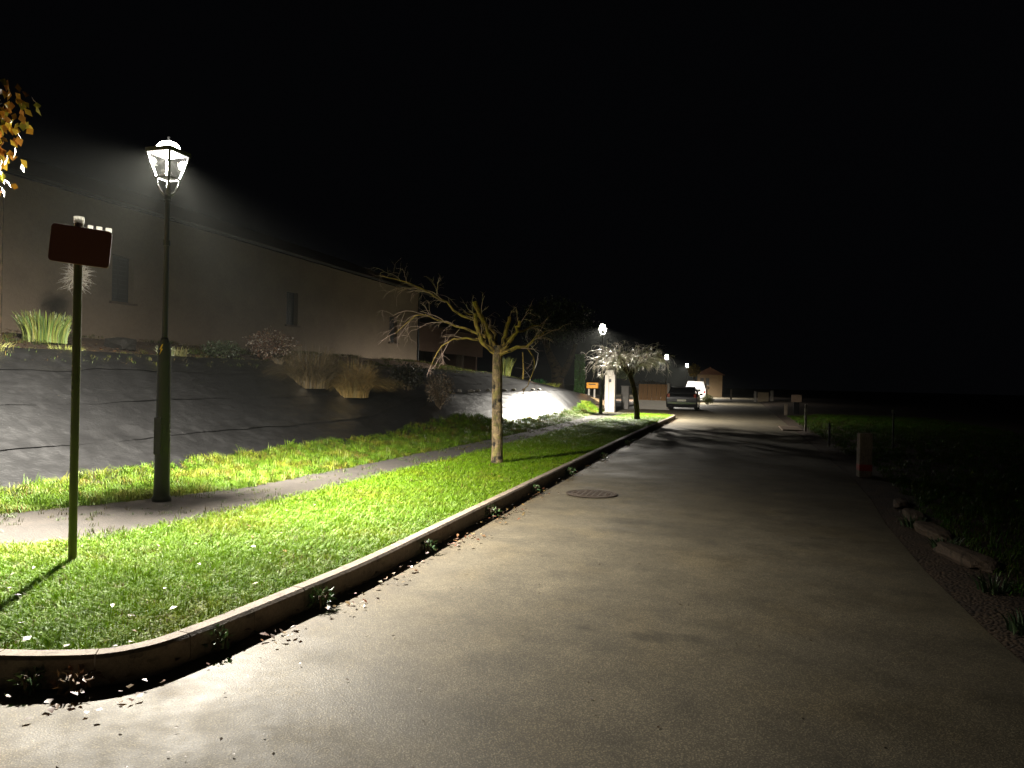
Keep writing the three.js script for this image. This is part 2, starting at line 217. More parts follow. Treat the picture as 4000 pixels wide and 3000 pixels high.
// black sheet over the bank, laid in overlapping runs with folds
{
  const o = thing('weed_sheet', 'black wrinkled plastic sheeting covering the whole left bank', 'ground sheet');
  const runs = [[0.0, 0.27], [0.25, 0.52], [0.5, 0.77], [0.75, 1.0]];
  runs.forEach(([a, b], k) => {
    const g = sheet(steps([2.6, 12, 0.12], [12, 20, 0.16], [20, 52, 0.1]), steps([0, 1, 0.04]), (c, f) => {
      const foot = pw(footTab, f) - 0.05 + 0.12 * fbm(f * 0.9, 3), top = -11.55 + 0.35 * fbm(f * 0.5, 8);
      const t = lerp(a, b, c) + 0.012 * noise(f * 1.3, k * 5), x = lerp(foot, top, t);
      const fold = 0.03 * fbm(x * 1.1, f * 0.6, k * 9) + 0.012 * (1 - Math.abs(noise(x * 5, f * 0.7, 4))) + lerp(0.005, 0.016, smooth(20, 25, f)) * fbm(x * 7, f * 6, 3);
      return [x, land(x, f) + 0.03 + fold + 0.012 * k + (c < 0.06 ? 0.006 : 0), f];
    });
    part('sheet_strip', g, M.fabric, o);
  });
}

// ---------- street lamps ----------
const lampParts = (() => {
  const o = new THREE.Group();
  // tapered square-shouldered base, collar and slim pole
  part('base', merge([new THREE.LatheGeometry([[0.0, 0], [0.105, 0], [0.105, 0.05], [0.085, 0.08], [0.078, 1.0], [0.07, 1.72], [0.062, 1.79], [0.045, 1.83], [0.036, 1.86], [0, 1.86]].map(([a, b]) => new THREE.Vector2(a, b)), 20), box(0.1, 0.42, 0.02, 0, 0.75, 0.077, 0.008)]), M.ironDark, o);
  part('pole', cyl(0.034, 0.026, 1.6, 0, 1.84, 0, 16), M.ironDark, o); part('collar', cyl(0.04, 0.04, 0.06, 0, 2.9, 0, 16), M.ironDark, o); part('collar', cyl(0.042, 0.034, 0.05, 0, 3.42, 0, 16), M.ironDark, o);
  const B = 3.66, lo = 0.09, hi = 0.157, y0 = B, y1 = B + 0.3;
  const rim = (h, y, w, t = 0.024) => merge([box(2 * h + t, w, t, 0, y, h), box(2 * h + t, w, t, 0, y, -h), box(t, w, 2 * h - t, h, y, 0), box(t, w, 2 * h - t, -h, y, 0)]);
  const lan = part('lantern', rim(hi, y1 - 0.009, 0.044), M.ironFrame, o); part('bottom_rim', rim(lo, y0, 0.022), M.ironFrame, lan); part('added_light_blocker', box(2 * lo - 0.03, 0.006, 2 * lo - 0.03, 0, y0, 0), M.ironFrame, lan); part('ferrule', cyl(0.036, 0.03, 0.06, 0, 3.47, 0, 12), M.ironFrame, lan);  // opaque plate across the open bottom is added to dim light straight below
  for (const [a, b] of [[1, 1], [1, -1], [-1, 1], [-1, -1]]) {
    part('corner_bar', bar(V(a * lo, y0 + 0.012, b * lo), V(a * hi, y1 - 0.012, b * hi), 0.021), M.ironFrame, lan);
    const arm = []; let p = null; for (let i = 0; i <= 7; i++) { const t = i / 7, q = V(a * lerp(0.022, lo - 0.004, Math.pow(t, 0.75)), lerp(3.47, y0 - 0.012, t * t * 0.4 + t * 0.6), b * lerp(0.022, lo - 0.004, Math.pow(t, 0.75))); if (p) arm.push(bar(p, q, 0.02, 0.016)); p = q; }
    part('bracket_arm', merge(arm), M.ironFrame, lan);
  }
  for (let k = 0; k < 4; k++) { const s = new THREE.BufferGeometry(), i0 = lo - 0.012, i1 = hi - 0.014; s.setAttribute('position', new THREE.Float32BufferAttribute([-i0, y0 + 0.012, lo, i0, y0 + 0.012, lo, i1, y1 - 0.014, hi, -i1, y1 - 0.014, hi], 3)); s.setAttribute('uv', new THREE.Float32BufferAttribute([0, 0, 0.6, 0, 0.6, 1, 0, 1], 2)); s.setIndex([0, 1, 2, 0, 2, 3]); s.computeVertexNormals(); s.rotateY(k * Math.PI / 2); part('glass_pane', s, M.pane, lan); }
  part('roof_plate', box(2 * hi + 0.02, 0.004, 2 * hi + 0.02, 0, y1 + 0.0165, 0), M.ironFrame, lan);
  part('lamp_bulb', new THREE.SphereGeometry(0.1, 28, 16).scale(1, 0.42, 1).translate(0, y1 - 0.026, 0), M.opal, lan);
  part('glare_dome', new THREE.SphereGeometry(0.13, 28, 12, 0, Math.PI * 2, 0, Math.PI / 2).scale(1, 0.78, 1).translate(0, y1 + 0.0195, 0), M.opal, lan);  // glowing dome added to imitate glare above the rim, not a light source
  part('roof_cap', merge([new THREE.LatheGeometry([[0.0, y1 + 0.175], [0.012, y1 + 0.17], [0.012, y1 + 0.135], [0.03, y1 + 0.121], [0, y1 + 0.115]].map(([a, b]) => new THREE.Vector2(a, b)), 16)]), M.ironFrame, lan);
  return o;
})();
function streetLamp(x, f, y, label, power, lean, mark) {
  const o = lampParts.clone(); o.name = numbered('street_lamp'); o.position.set(x, y, -f); scene.add(o); tag(o, label, 'street lamp', 'lantern street lamps along the verge');
  if (mark) { const s = new THREE.Shape([[0.012, 0.062], [-0.02, 0.005], [-0.002, 0.005], [-0.016, -0.055], [0.02, 0.012], [0.003, 0.012], [0.022, 0.062]].map(([a, b]) => new THREE.Vector2(a, b))); const g = new THREE.ExtrudeGeometry(s, { depth: 0.002, bevelEnabled: false }); const m = part('warning_mark', g, M.yellowMark, o); m.position.set(0.018, 1.72, 0.0735); m.rotation.y = 0.3; m.scale.setScalar(1.05); m.userData.label = 'yellow lightning mark'; }
  // a downlight under the hood, leaning a little towards the houses and fading gently to its cut-off
  const l = new THREE.SpotLight(LAMP_COLOR, LAMP_CANDELA * power, 0, THREE.MathUtils.degToRad(89), 0.7, 2);
  l.name = 'lamp_light'; l.position.set(x, y + 3.947, -f); l.target.position.set(x - lean, y, -f + lean * 0.2); l.castShadow = true; l.shadow.radius = 4; l.shadow.mapSize.set(2048, 2048); l.shadow.camera.near = 0.05; scene.add(l, l.target);
  return o;
}
streetLamp(-6.19, 6.96, 0.13, 'nearest lit lantern street lamp, on a dark pole by the gravel path', 1, 1.4, true);
streetLamp(-5.75, 33.4, 0.13, 'second lit lantern lamp, above the bare leaning tree and the gate', 0.85, 0.55, false);
streetLamp(-5.6, 65, 0, 'third lit lantern lamp, over the tan fence beyond the dark car', 0.85, 0.55, false);
streetLamp(-5.55, 93, 0, 'farthest lit lantern lamp, beside the yellow-leaved tree', 0.85, 0.55, false);

// ---------- street sign ----------
{
  const o = thing('street_sign', 'dark street name plate seen unlit on a thin post in the grass', 'street sign', [-4.86, 0.12, -4.54], 0.72);
  part('post', merge([cyl(0.03, 0.03, 2.62, 0, 0, 0, 18), new THREE.SphereGeometry(0.031, 18, 8, 0, Math.PI * 2, 0, Math.PI / 2).translate(0, 2.62, 0)]), M.greenPost, o);
  const g = new THREE.Group(); 
  const sh = new THREE.Shape(); const w = 0.2, h = 0.14, r = 0.03; sh.moveTo(-w + r, -h); sh.lineTo(w - r, -h); sh.quadraticCurveTo(w, -h, w, -h + r); sh.lineTo(w, h - r); sh.quadraticCurveTo(w, h, w - r, h); sh.lineTo(-w + r, h); sh.quadraticCurveTo(-w, h, -w, h - r); sh.lineTo(-w, -h + r); sh.quadraticCurveTo(-w, -h, -w + r, -h);
  const p = part('name_plate', new THREE.ExtrudeGeometry(sh, { depth: 0.028, bevelEnabled: true, bevelSize: 0.003, bevelThickness: 0.003, bevelSegments: 2 }).translate(0, 0, 0), M.signFace, o);
  p.position.set(0.02, 2.43, 0.034); p.rotation.z = -0.075;
  for (const [x, w2] of [[0.05, 0.035], [0.11, 0.04], [0.175, 0.042]]) part('edge_clip', box(w2, 0.034, 0.03, x, h + 0.012, 0.014, 0.004), M.clip, p);
  part('clamp', box(0.085, 0.05, 0.062, 0, 2.54, -0.003, 0.008), M.zinc, o); part('clamp', box(0.085, 0.05, 0.062, 0, 2.33, -0.003, 0.008), M.zinc, o);
  part('post_cap', merge([cyl(0.036, 0.036, 0.05, 0, 2.61, 0, 18)]), M.clip, o);
}

// ---------- bare trees ----------
// a twiggy limb system; returns [heavy geometry, twig geometry]
function twigs(out, p, dir, len, r, depth, R, droop, fine) {
  const n = 5, pts = [p.clone()]; let d = dir.clone().normalize(), q = p.clone();
  for (let i = 1; i <= n; i++) { d.add(V((R() - 0.5) * 0.5, (R() - 0.5) * 0.4 - droop * i / n, (R() - 0.5) * 0.5)).normalize(); q = q.clone().addScaledVector(d, len / n); pts.push(q); }
  out.push(limb(pts, r, r * 0.45, depth > 1 ? 5 : 3));
  if (depth <= 0) return;
  const kids = fine + Math.floor(R() * 2);
  for (let k = 0; k < kids; k++) { const i = 1 + Math.floor(R() * (n - 0.01)), t = pts[Math.min(i, n)].clone().sub(pts[i - 1]).normalize(); const a = V(R() - 0.5, R() - 0.5, R() - 0.5).normalize(); twigs(out, pts[i], t.multiplyScalar(0.9).addScaledVector(a, 0.85), len * (0.45 + 0.3 * R()), r * 0.55, depth - 1, R, droop, fine); }
}
function bareTree(name, label, pos, trunkPts, r0, r1, limbs, seed, opt) {
  const R = rng(seed), o = thing(name, label, 'tree', pos);
  const tr = limb(new THREE.CatmullRomCurve3(trunkPts).getPoints(16), r0, r1, 16, 0.8);
  { const p = tr.attributes.position; for (let i = 0; i < p.count; i++) { const x = p.getX(i), y = p.getY(i), z = p.getZ(i), k = 0.012 * fbm(x * 9, y * 4, z * 9) + (y < 0.25 ? 0.06 * (0.25 - y) : 0), c = trunkPts[0]; const l = Math.hypot(x - c.x, z - c.z) || 1; p.setXYZ(i, x + (x - c.x) / l * k, y, z + (z - c.z) / l * k); } tr.computeVertexNormals(); }
  part('trunk', tr, opt.trunkMat, o);
  for (const [pts, a, b, nT, lenT, droop] of limbs) {
    const c = new THREE.CatmullRomCurve3(pts), cp = c.getPoints(10);
    for (let i = 2; i < 10; i++) cp[i].add(V((R() - 0.5) * 0.05, (R() - 0.5) * 0.05, (R() - 0.5) * 0.05));
    const br = part('branch', limb(cp, a, b, 8, 0.7), opt.limbMat, o), out = [];
    for (let k = 0; k < nT; k++) { const t = 0.3 + 0.7 * (k + R()) / nT, p = c.getPoint(Math.min(1, t)), d = c.getTangent(Math.min(1, t)).multiplyScalar(0.8).add(V((R() - 0.5) * 1.5, (R() - 0.35) * 1.1, (R() - 0.5) * 1.5)); twigs(out, p, d, lenT * (0.6 + 0.7 * R()), Math.max(0.004, Math.min(0.009, lerp(a, b, t) * 0.4)) * (opt.thick ?? 1), opt.depth, R, droop, opt.fine); }
    if (out.length) part('twigs', merge(out), opt.twigMat, br).userData.kind = 'stuff';
  }
  return o;
}
const F = V(0.0, 2.03, 0);
bareTree('bare_tree', 'bare pollarded tree with pale trunk in the middle of the bright lawn', [-3.99, 0.12, -12.47],
  [V(0.03, -0.1, 0), V(0.02, 0.7, 0), V(-0.0, 1.4, 0), V(0, 2.08, 0)], 0.1, 0.088, [
    [[V(-0.03, 1.97, 0), V(-0.16, 2.25, 0.02), V(-0.3, 2.6, 0.05), V(-0.42, 2.85, 0.1)], 0.062, 0.04, 3, 0.3, 0.0],
    [[V(-0.04, 1.95, 0.02), V(-0.22, 2.12, 0.15), V(-0.3, 2.4, 0.25), V(-0.33, 2.62, 0.3)], 0.055, 0.03, 3, 0.3, 0.0],
    [[V(-0.35, 2.5, 0.05), V(-0.75, 2.66, 0.0), V(-1.15, 2.95, 0.05), V(-1.6, 3.15, 0.1), V(-2.2, 3.32, 0.15)], 0.03, 0.008, 13, 0.45, 0.22],
    [[V(-0.22, 2.22, -0.02), V(-0.6, 2.38, -0.2), V(-1.1, 2.5, -0.3), V(-1.6, 2.66, -0.3), V(-2.1, 2.3, -0.25)], 0.034, 0.007, 13, 0.45, 0.28],
    [[V(-0.2, 2.15, 0.1), V(-0.55, 2.2, 0.3), V(-0.85, 2.05, 0.45), V(-1.05, 1.7, 0.5)], 0.03, 0.006, 4, 0.34, 0.15],
    [[V(0.03, 1.97, 0), V(0.1, 2.2, -0.05), V(0.13, 2.45, -0.1), V(0.16, 2.6, -0.12)], 0.05, 0.03, 2, 0.26, 0.0],
    [[V(0.05, 1.95, 0.02), V(0.22, 2.15, 0.05), V(0.36, 2.38, 0.06), V(0.42, 2.5, 0.1)], 0.048, 0.028, 2, 0.3, 0.05],
    [[V(0.05, 1.93, 0.03), V(0.3, 2.03, 0.1), V(0.55, 2.07, 0.14), V(0.75, 2.2, 0.2), V(0.9, 2.33, 0.2)], 0.05, 0.009, 5, 0.36, 0.1],
    [[V(0.55, 2.07, 0.12), V(0.68, 1.85, 0.1), V(0.62, 1.5, 0.1), V(0.5, 1.25, 0.08)], 0.018, 0.005, 3, 0.2, 0.1],
    [[V(0.02, 2.0, -0.05), V(0.15, 2.25, -0.35), V(0.3, 2.42, -0.7), V(0.55, 2.5, -0.9)], 0.045, 0.009, 4, 0.36, 0.1],
    [[V(-0.02, 2.0, -0.05), V(-0.2, 2.3, -0.4), V(-0.6, 2.6, -0.9), V(-1.1, 2.8, -1.2)], 0.045, 0.009, 5, 0.38, 0.15],
  ], 11, { trunkMat: M.barkPale, limbMat: M.barkMoss, twigMat: M.twig, depth: 2, fine: 2 });
{
  const L = []; const R = rng(77); const top = V(-0.28, 1.75, 0);
  for (let k = 0; k < 11; k++) { const a = k / 11 * Math.PI * 2 + R() * 0.4, s = 0.75 + 0.65 * R(); L.push([[top.clone().add(V(0, -0.06 * R(), 0)), top.clone().add(V(Math.cos(a) * 0.35, 0.32 + 0.2 * R(), Math.sin(a) * 0.35)), top.clone().add(V(Math.cos(a) * 0.8 * s, 0.55 + 0.55 * R(), Math.sin(a) * 0.8 * s)), top.clone().add(V(Math.cos(a) * 1.35 * s, 0.25 + 0.8 * R(), Math.sin(a) * 1.35 * s))], 0.05, 0.012, 20, 0.5, 0.3]); }
  bareTree('bare_tree', 'dark leaning bare tree with dense glinting twigs in front of the gate', [-3.71, 0.12, -29.84],
    [V(0.05, -0.1, 0), V(0.0, 0.6, 0), V(-0.1, 1.2, 0), V(-0.28, 1.8, 0)], 0.115, 0.095, L, 31, { trunkMat: M.barkDark, limbMat: M.barkDark, twigMat: M.twigWet, depth: 2, fine: 2, thick: 2.2 });
}

// ---------- leaves, grass and plants ----------
function leafGeo(list) {        // list of {p, n, u, s, w, c}: pointed leaves bent along the middle
  const P = [], C = [], I = []; let b = 0;
  for (const { p, d, u, s, w, c } of list) {
    const side = new THREE.Vector3().crossVectors(d, u).normalize(), nn = new THREE.Vector3().crossVectors(side, d).normalize();
    const pt = (t, x, h) => { const q = p.clone().addScaledVector(d, t * s).addScaledVector(side, x * w).addScaledVector(nn, h * s); P.push(q.x, q.y, q.z); C.push(...c); };
    pt(0, 0, 0); pt(0.45, 0.5, 0.06); pt(0.45, -0.5, 0.06); pt(0.5, 0, 0); pt(1, 0, -0.1);
    I.push(b, b + 1, b + 3, b, b + 3, b + 2, b + 1, b + 4, b + 3, b + 3, b + 4, b + 2); b += 5;
  }
  const g = new THREE.BufferGeometry(); g.setAttribute('position', new THREE.Float32BufferAttribute(P, 3)); g.setAttribute('color', new THREE.Float32BufferAttribute(C, 3)); g.setIndex(I); g.computeVertexNormals(); return g;
}
const tint = (R, c, v) => { const k = 1 + (R() - 0.5) * v, h = 1 + (R() - 0.5) * v * 0.4; return [c[0] * k * h, c[1] * k, c[2] * k / h]; };
const rdir = R => { const z = R() * 2 - 1, a = R() * Math.PI * 2, s = Math.sqrt(1 - z * z); return V(s * Math.cos(a), z, s * Math.sin(a)); };
function shrub(name, label, category, pos, [rx, ry, rz], n, size, cols, seed, opt = {}) {
  const R = rng(seed), o = thing(name, label, category, pos, 0, opt.group), leaves = [], stems = [];
  const ns = opt.stems ?? 9;
  for (let k = 0; k < ns; k++) {
    const d = rdir(R); d.y = Math.abs(d.y) * 0.9 + 0.35; const tip = V(d.x * rx * 0.9, ry * (0.9 + 0.8 * Math.abs(d.y)) * 0.95, d.z * rz * 0.9); const mid = tip.clone().multiplyScalar(0.5).add(V((R() - 0.5) * 0.1, 0.05, (R() - 0.5) * 0.1));
    stems.push(limb([V((R() - 0.5) * 0.1, -0.04, (R() - 0.5) * 0.1), mid, tip], 0.011, 0.004, 4));
  }
  for (let k = 0; k < n; k++) {
    const d = rdir(R), q = Math.pow(R(), 0.45), lump = 0.78 + 0.5 * fbm(d.x * 2 + seed, d.y * 2, d.z * 2); const p = V(d.x * rx * q * lump, ry + d.y * ry * q * lump, d.z * rz * q * lump); if (p.y < 0.0) p.y = R() * 0.1;
    const dir = opt.upright ? V(d.x * 0.4 + (R() - 0.5) * 0.3, 1, d.z * 0.4 + (R() - 0.5) * 0.3).normalize() : rdir(R).add(d).normalize();
    leaves.push({ p, d: dir, u: rdir(R), s: size * (0.6 + 0.8 * R()), w: size * (opt.w ?? 0.5) * (0.7 + 0.6 * R()), c: tint(R, cols[Math.floor(R() * cols.length)], 0.5) });
  }
  part('stems', merge(stems), opt.stemMat ?? M.stem, o); part('foliage', leafGeo(leaves), M.leaf, o).userData.kind = 'stuff';
  return o;
}
function tuft(name, label, category, pos, h, spread, n, w, cols, seed, opt = {}) {       // arching blades from one foot
  const R = rng(seed), P = [], C = [], I = []; let b = 0;
  for (let k = 0; k < n; k++) {
    const a = R() * Math.PI * 2, lean = spread * Math.pow(R(), 0.7), hh = h * (0.65 + 0.45 * R()), r0 = (opt.foot ?? 0.1) * Math.sqrt(R()), c = tint(R, cols[Math.floor(R() * cols.length)], 0.5), t0 = R() * Math.PI; const bx = Math.cos(a), bz = Math.sin(a), sx = Math.cos(t0), sz = Math.sin(t0);
    for (let i = 0; i <= 5; i++) { const t = i / 5, x = r0 + lean * t * t * hh, y = hh * (t - (opt.droop ?? 0.35) * lean * t * t * t), ww = w * (1 - t * 0.85) * 0.5; for (const s of [-1, 1]) { P.push(bx * x + sx * ww * s, y, bz * x + sz * ww * s); C.push(...c); } }
    for (let i = 0; i < 5; i++) { const q = b + i * 2; I.push(q, q + 1, q + 2, q + 1, q + 3, q + 2); } b += 12;
  }
  const g = new THREE.BufferGeometry(); g.setAttribute('position', new THREE.Float32BufferAttribute(P, 3)); g.setAttribute('color', new THREE.Float32BufferAttribute(C, 3)); g.setIndex(I); g.computeVertexNormals();
  return single(name, g, M.leaf, label, category, pos, 0, opt.group);
}
// lawn: clumps of blades
function clump(seed, n, h, spread, w) {
  const R = rng(seed), P = [], I = []; let b = 0;
  for (let k = 0; k < n; k++) { const a = R() * 6.28, r = spread * Math.sqrt(R()), x = Math.cos(a) * r, z = Math.sin(a) * r, hh = h * (0.5 + 0.7 * R()), t0 = R() * 6.28, l = hh * (0.35 + 1.15 * R()), dx = Math.cos(t0) * l, dz = Math.sin(t0) * l, sx = -Math.sin(t0) * w * 0.5, sz = Math.cos(t0) * w * 0.5;
    P.push(x - sx, -0.01, z - sz, x + sx, -0.01, z + sz, x + dx * 0.35 - sx * 0.8, hh * 0.6, z + dz * 0.35 - sz * 0.8, x + dx * 0.35 + sx * 0.8, hh * 0.6, z + dz * 0.35 + sz * 0.8, x + dx, hh * (0.75 + 0.25 * R()), z + dz); I.push(b, b + 1, b + 2, b + 1, b + 3, b + 2, b + 2, b + 3, b + 4); b += 5; }
  const g = new THREE.BufferGeometry(); g.setAttribute('position', new THREE.Float32BufferAttribute(P, 3)); g.setIndex(I); g.computeVertexNormals(); return g;
}
function lawn(name, label, area, density, geo, height, colorAt, seed, keep, yAt, mat = M.grass) {
  const R = rng(seed), M4 = [], Cs = []; const [x0, x1, f0, f1] = area, q = new THREE.Quaternion(), e = new THREE.Euler();
  const strip = 1; for (let f = f0; f < f1; f += strip) { const n = Math.round((x1 - x0) * strip * density(f)); for (let k = 0; k < n; k++) { const x = x0 + (x1 - x0) * R(), ff = f + strip * R(); if (!keep(x, ff, R)) continue; const s = height(x, ff, R); e.set((R() - 0.5) * 0.35, R() * 6.28, (R() - 0.5) * 0.35); q.setFromEuler(e); const g = lerp(1, 1.7, smooth(8, 30, ff)); M4.push(new THREE.Matrix4().compose(V(x, yAt(x, ff), -ff), q, V(g * (0.8 + 0.4 * R()), s, g * (0.8 + 0.4 * R())))); Cs.push(colorAt(x, ff, R)); } }
  const im = new THREE.InstancedMesh(geo, mat, M4.length); M4.forEach((m, i) => { im.setMatrixAt(i, m); im.setColorAt(i, rgb(...Cs[i])); }); im.name = numbered(name); shadow(im); scene.add(im); tag(im, label, 'grass', null, 'stuff'); return im;
}
const innerPoly = [...kerbPts.map((p, i) => p.clone().addScaledVector(kerbN[i], KW + 0.0)).filter((_, i) => i % 60 === 0).map(p => [p.x, -p.z]), [-5, 36.4], [-9.6, 36.6], [-9.8, 2.6]];
lawn('grass', 'bright mown lawn between the kerb and the gravel path', [-9.5, -2.6, 2.5, 36.4], f => f < 9 ? 900 : f < 16 ? 650 : 380, clump(1, 10, 0.048, 0.05, 0.0065),
  (x, f, R) => (0.65 + 0.55 * R()) * (1 + 0.3 * fbm(x * 1.1, f * 1.1, 2)) * (R() < 0.03 ? 1.8 : 1),
  (x, f, R) => { const dry = smooth(0.0, 0.6, fbm(x * 0.9, f * 0.9, 6) + (R() - 0.5) * 0.6 + 0.25 * smooth(-4.2, -6, x) * smooth(8, 4, f)), k = 0.75 + 0.5 * R(); const c = R() < 0.03 ? [0.17, 0.13, 0.04] : [lerp(0.145, 0.215, dry), lerp(0.265, 0.26, dry), lerp(0.004, 0.012, dry)]; return c.map(v => v * k); }, 3,
  (x, f, R) => x > pw(nearP, f) + 0.1 * fbm(x * 3, f * 3, 4) - (R() < 0.2 ? 0.15 : 0) && inPoly(innerPoly, x, f), (x, f) => 0.12);
lawn('grass', 'ragged yellowish grass between the gravel path and the black sheet', [-10, -5.4, 2.6, 37], f => f < 12 ? 520 : 330, clump(2, 9, 0.085, 0.06, 0.0075),
  (x, f, R) => (0.45 + 0.8 * R()) * (0.75 + 0.9 * Math.max(0, 0.4 + fbm(x * 1.7, f * 1.7, 12))) * (R() < 0.05 ? 1.6 : 1),
  (x, f, R) => { const dry = smooth(-0.1, 0.4, fbm(x * 1.2, f * 1.2, 16) + (R() - 0.5) * 0.5), k = 0.7 + 0.5 * R(); const c = R() < 0.06 ? [0.16, 0.1, 0.03] : [lerp(0.09, 0.15, dry), lerp(0.17, 0.16, dry), lerp(0.006, 0.014, dry)]; return c.map(v => v * k); }, 4,
  (x, f, R) => x < pw(farP, f) + 0.14 * fbm(x * 3, f * 3, 8) && x > pw(footTab, f) - 0.3 + 0.25 * fbm(x, f * 1.6, 3) && (R() < 0.75 || x < pw(farP, f) - 0.5), (x, f) => Math.max(0.12, land(x, f) + 0.03));
lawn('grass', 'sparse grass growing through the worn gravel path', [-8, -4.6, 3, 36], f => 55, clump(5, 7, 0.04, 0.05, 0.006), (x, f, R) => 0.5 + R(), (x, f, R) => [0.09, 0.11, 0.03].map(v => v * (0.6 + 0.6 * R())), 9, (x, f, R) => pathIn(x, f) && fbm(x * 1.3, f * 1.1, 21) > -0.05 && R() < 0.7, () => 0.14);
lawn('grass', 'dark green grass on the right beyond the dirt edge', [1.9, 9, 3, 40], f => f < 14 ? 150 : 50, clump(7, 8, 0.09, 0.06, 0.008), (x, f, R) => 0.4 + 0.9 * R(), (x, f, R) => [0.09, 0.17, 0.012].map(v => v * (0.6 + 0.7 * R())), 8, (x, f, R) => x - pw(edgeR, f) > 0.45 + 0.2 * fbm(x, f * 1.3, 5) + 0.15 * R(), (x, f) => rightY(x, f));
lawn('grass', 'thin grass on the bed at the top of the bank under the house wall', [-15.8, -10.9, 6, 48], f => 40, clump(8, 8, 0.12, 0.07, 0.01), (x, f, R) => 0.4 + 0.9 * R(), (x, f, R) => [0.1, 0.11, 0.03].map(v => v * (0.6 + 0.7 * R())), 18, (x, f, R) => fbm(x * 0.7, f * 0.6, 31) > (f > 34 ? -0.25 : 0.12) || (x > -11.7 && R() < 0.6), (x, f) => land(x, f) + 0.02);

// fallen leaves and litter
function litter(name, label, n, seed, place, cols, size) {
  const R = rng(seed), L = []; for (let k = 0; k < n; k++) { const p = place(R); if (!p) continue; const a = R() * 6.28, d = V(Math.cos(a), (R() - 0.5) * 0.7, Math.sin(a)).normalize(); L.push({ p, d, u: V((R() - 0.5) * 0.7, 1, (R() - 0.5) * 0.7).normalize(), s: size * (0.5 + 0.9 * R()), w: size * (0.4 + 0.5 * R()), c: tint(R, cols[Math.floor(R() * cols.length)], 0.5) }); }
  const m = part(numbered(name), leafGeo(L), M.leaf, scene); tag(m, label, 'fallen leaves', null, 'stuff');
}
const brown = [[0.14, 0.05, 0.02], [0.2, 0.1, 0.035], [0.08, 0.04, 0.02], [0.22, 0.14, 0.04]];
litter('fallen_leaves', 'brown leaves blown into the gutter along the kerb', 1900, 41, R => { const t = Math.pow(R(), 1.1), q = Math.floor(t * 8200) + 200, p = kerbPts[q], c = fbm(q * 0.005, 3); if (c < -0.02 && R() < 0.75) return null; return p.clone().addScaledVector(kerbN[q], -0.01 - 0.42 * R() * R()).setY(0.016 + 0.05 * R() * R()); }, brown, 0.045);
litter('fallen_leaves', 'scattered brown and yellow leaves lying on the lawn', 150, 42, R => { const x = -2.9 - 2.6 * R(), f = 3 + 22 * R() * R(); return inPoly(innerPoly, x, f) && x > pw(nearP, f) ? V(x, 0.15 + 0.02 * R(), -f) : null; }, [...brown, ...brown, [0.35, 0.3, 0.2], [0.35, 0.2, 0.05]], 0.045);
litter('fallen_leaves', 'small dark leaves stuck to the wet road', 130, 43, R => V(-2.6 + 4 * R() * R(), 0.017, -(2.2 + 14 * R() * R())), [[0.06, 0.04, 0.02], [0.1, 0.06, 0.03]], 0.022);
litter('fallen_leaves', 'leaf mould and dead leaves on the bed below the house wall', 1800, 44, R => { const x = -11.3 - 4.6 * R(), f = 7 + 26 * R(); return V(x, land(x, f) + 0.03 + 0.04 * R(), -f); }, brown, 0.08);

// weeds at the foot of the kerb
const weeds = [[-3.3, 2.86, 'green weed sprouting at the left end of the curved kerb'], [-2.83, 3.62, 'small leafy weed in the shade where the kerb bends'], [-3.12, 2.95, 'dry brown weed below the kerb corner'], [-2.7, 4.55, 'broad-leaved green weed against the near straight kerb'], [-2.66, 6.3, 'tall thin weed beside the gutter leaves near the manhole side'], [-2.66, 8.2, 'yellowish weed tuft half way along the kerb'], [-2.65, 10.2, 'low weed tuft at the kerb across from the rusty cover'], [-2.62, 12.4, 'weed at the kerb level with the pale tree'], [-2.6, 15.5, 'straggling weed at the kerb beyond the pale tree'], [-2.55, 19, 'farthest weed tuft along the kerb']];
weeds.forEach(([x, f, label], i) => shrub('weed', label, 'weed', [x, 0.0, -f], [0.07 + 0.03 * (i % 3), 0.06 + 0.015 * (i % 2), 0.07 + 0.025 * (i % 4)], 60 + 12 * (i % 4), 0.045, i === 2 ? [[0.16, 0.07, 0.03], [0.2, 0.12, 0.05]] : [[0.05, 0.12, 0.03], [0.08, 0.14, 0.035]], 60 + i, { stems: 5, w: 0.45 }));

// plants on the bank and the bed above it
const at = (x, f) => [x, land(x, f), -f];
tuft('leafy_bush', 'bright green spiky bush at the foot of the house wall', 'bush', at(-13.5, 11.85), 0.62, 0.45, 460, 0.04, [[0.27, 0.36, 0.07], [0.17, 0.3, 0.07], [0.33, 0.35, 0.09]], 101, { foot: 0.38, droop: 0.2 });
shrub('dark_shrub', 'dark green leafy shrub at the sheet edge left of the red-brown shrub', 'shrub', at(-12.4, 15.9), [0.65, 0.26, 0.45], 900, 0.07, [[0.05, 0.08, 0.03], [0.08, 0.1, 0.05]], 102);
shrub('red_shrub', 'red-brown speckled shrub spilling over the sheet top behind the lamp pole', 'shrub', at(-12.2, 17.7), [0.95, 0.5, 0.6], 1500, 0.07, [[0.17, 0.08, 0.05], [0.24, 0.13, 0.07], [0.55, 0.45, 0.35]], 103, { stems: 16 });
tuft('dried_grass_clump', 'broad brown ornamental grass clump on the upper bank', 'ornamental grass', at(-10.05, 16.3), 1.15, 1.15, 3200, 0.013, [[0.17, 0.125, 0.055], [0.12, 0.09, 0.045]], 104, { foot: 0.42, droop: 0.72 });
tuft('dried_grass_clump', 'tan ornamental grass clump drooping low over the black sheet', 'ornamental grass', at(-9.35, 17.15), 1.05, 1.1, 3200, 0.013, [[0.4, 0.27, 0.09], [0.3, 0.22, 0.08]], 105, { foot: 0.38, droop: 0.75 });
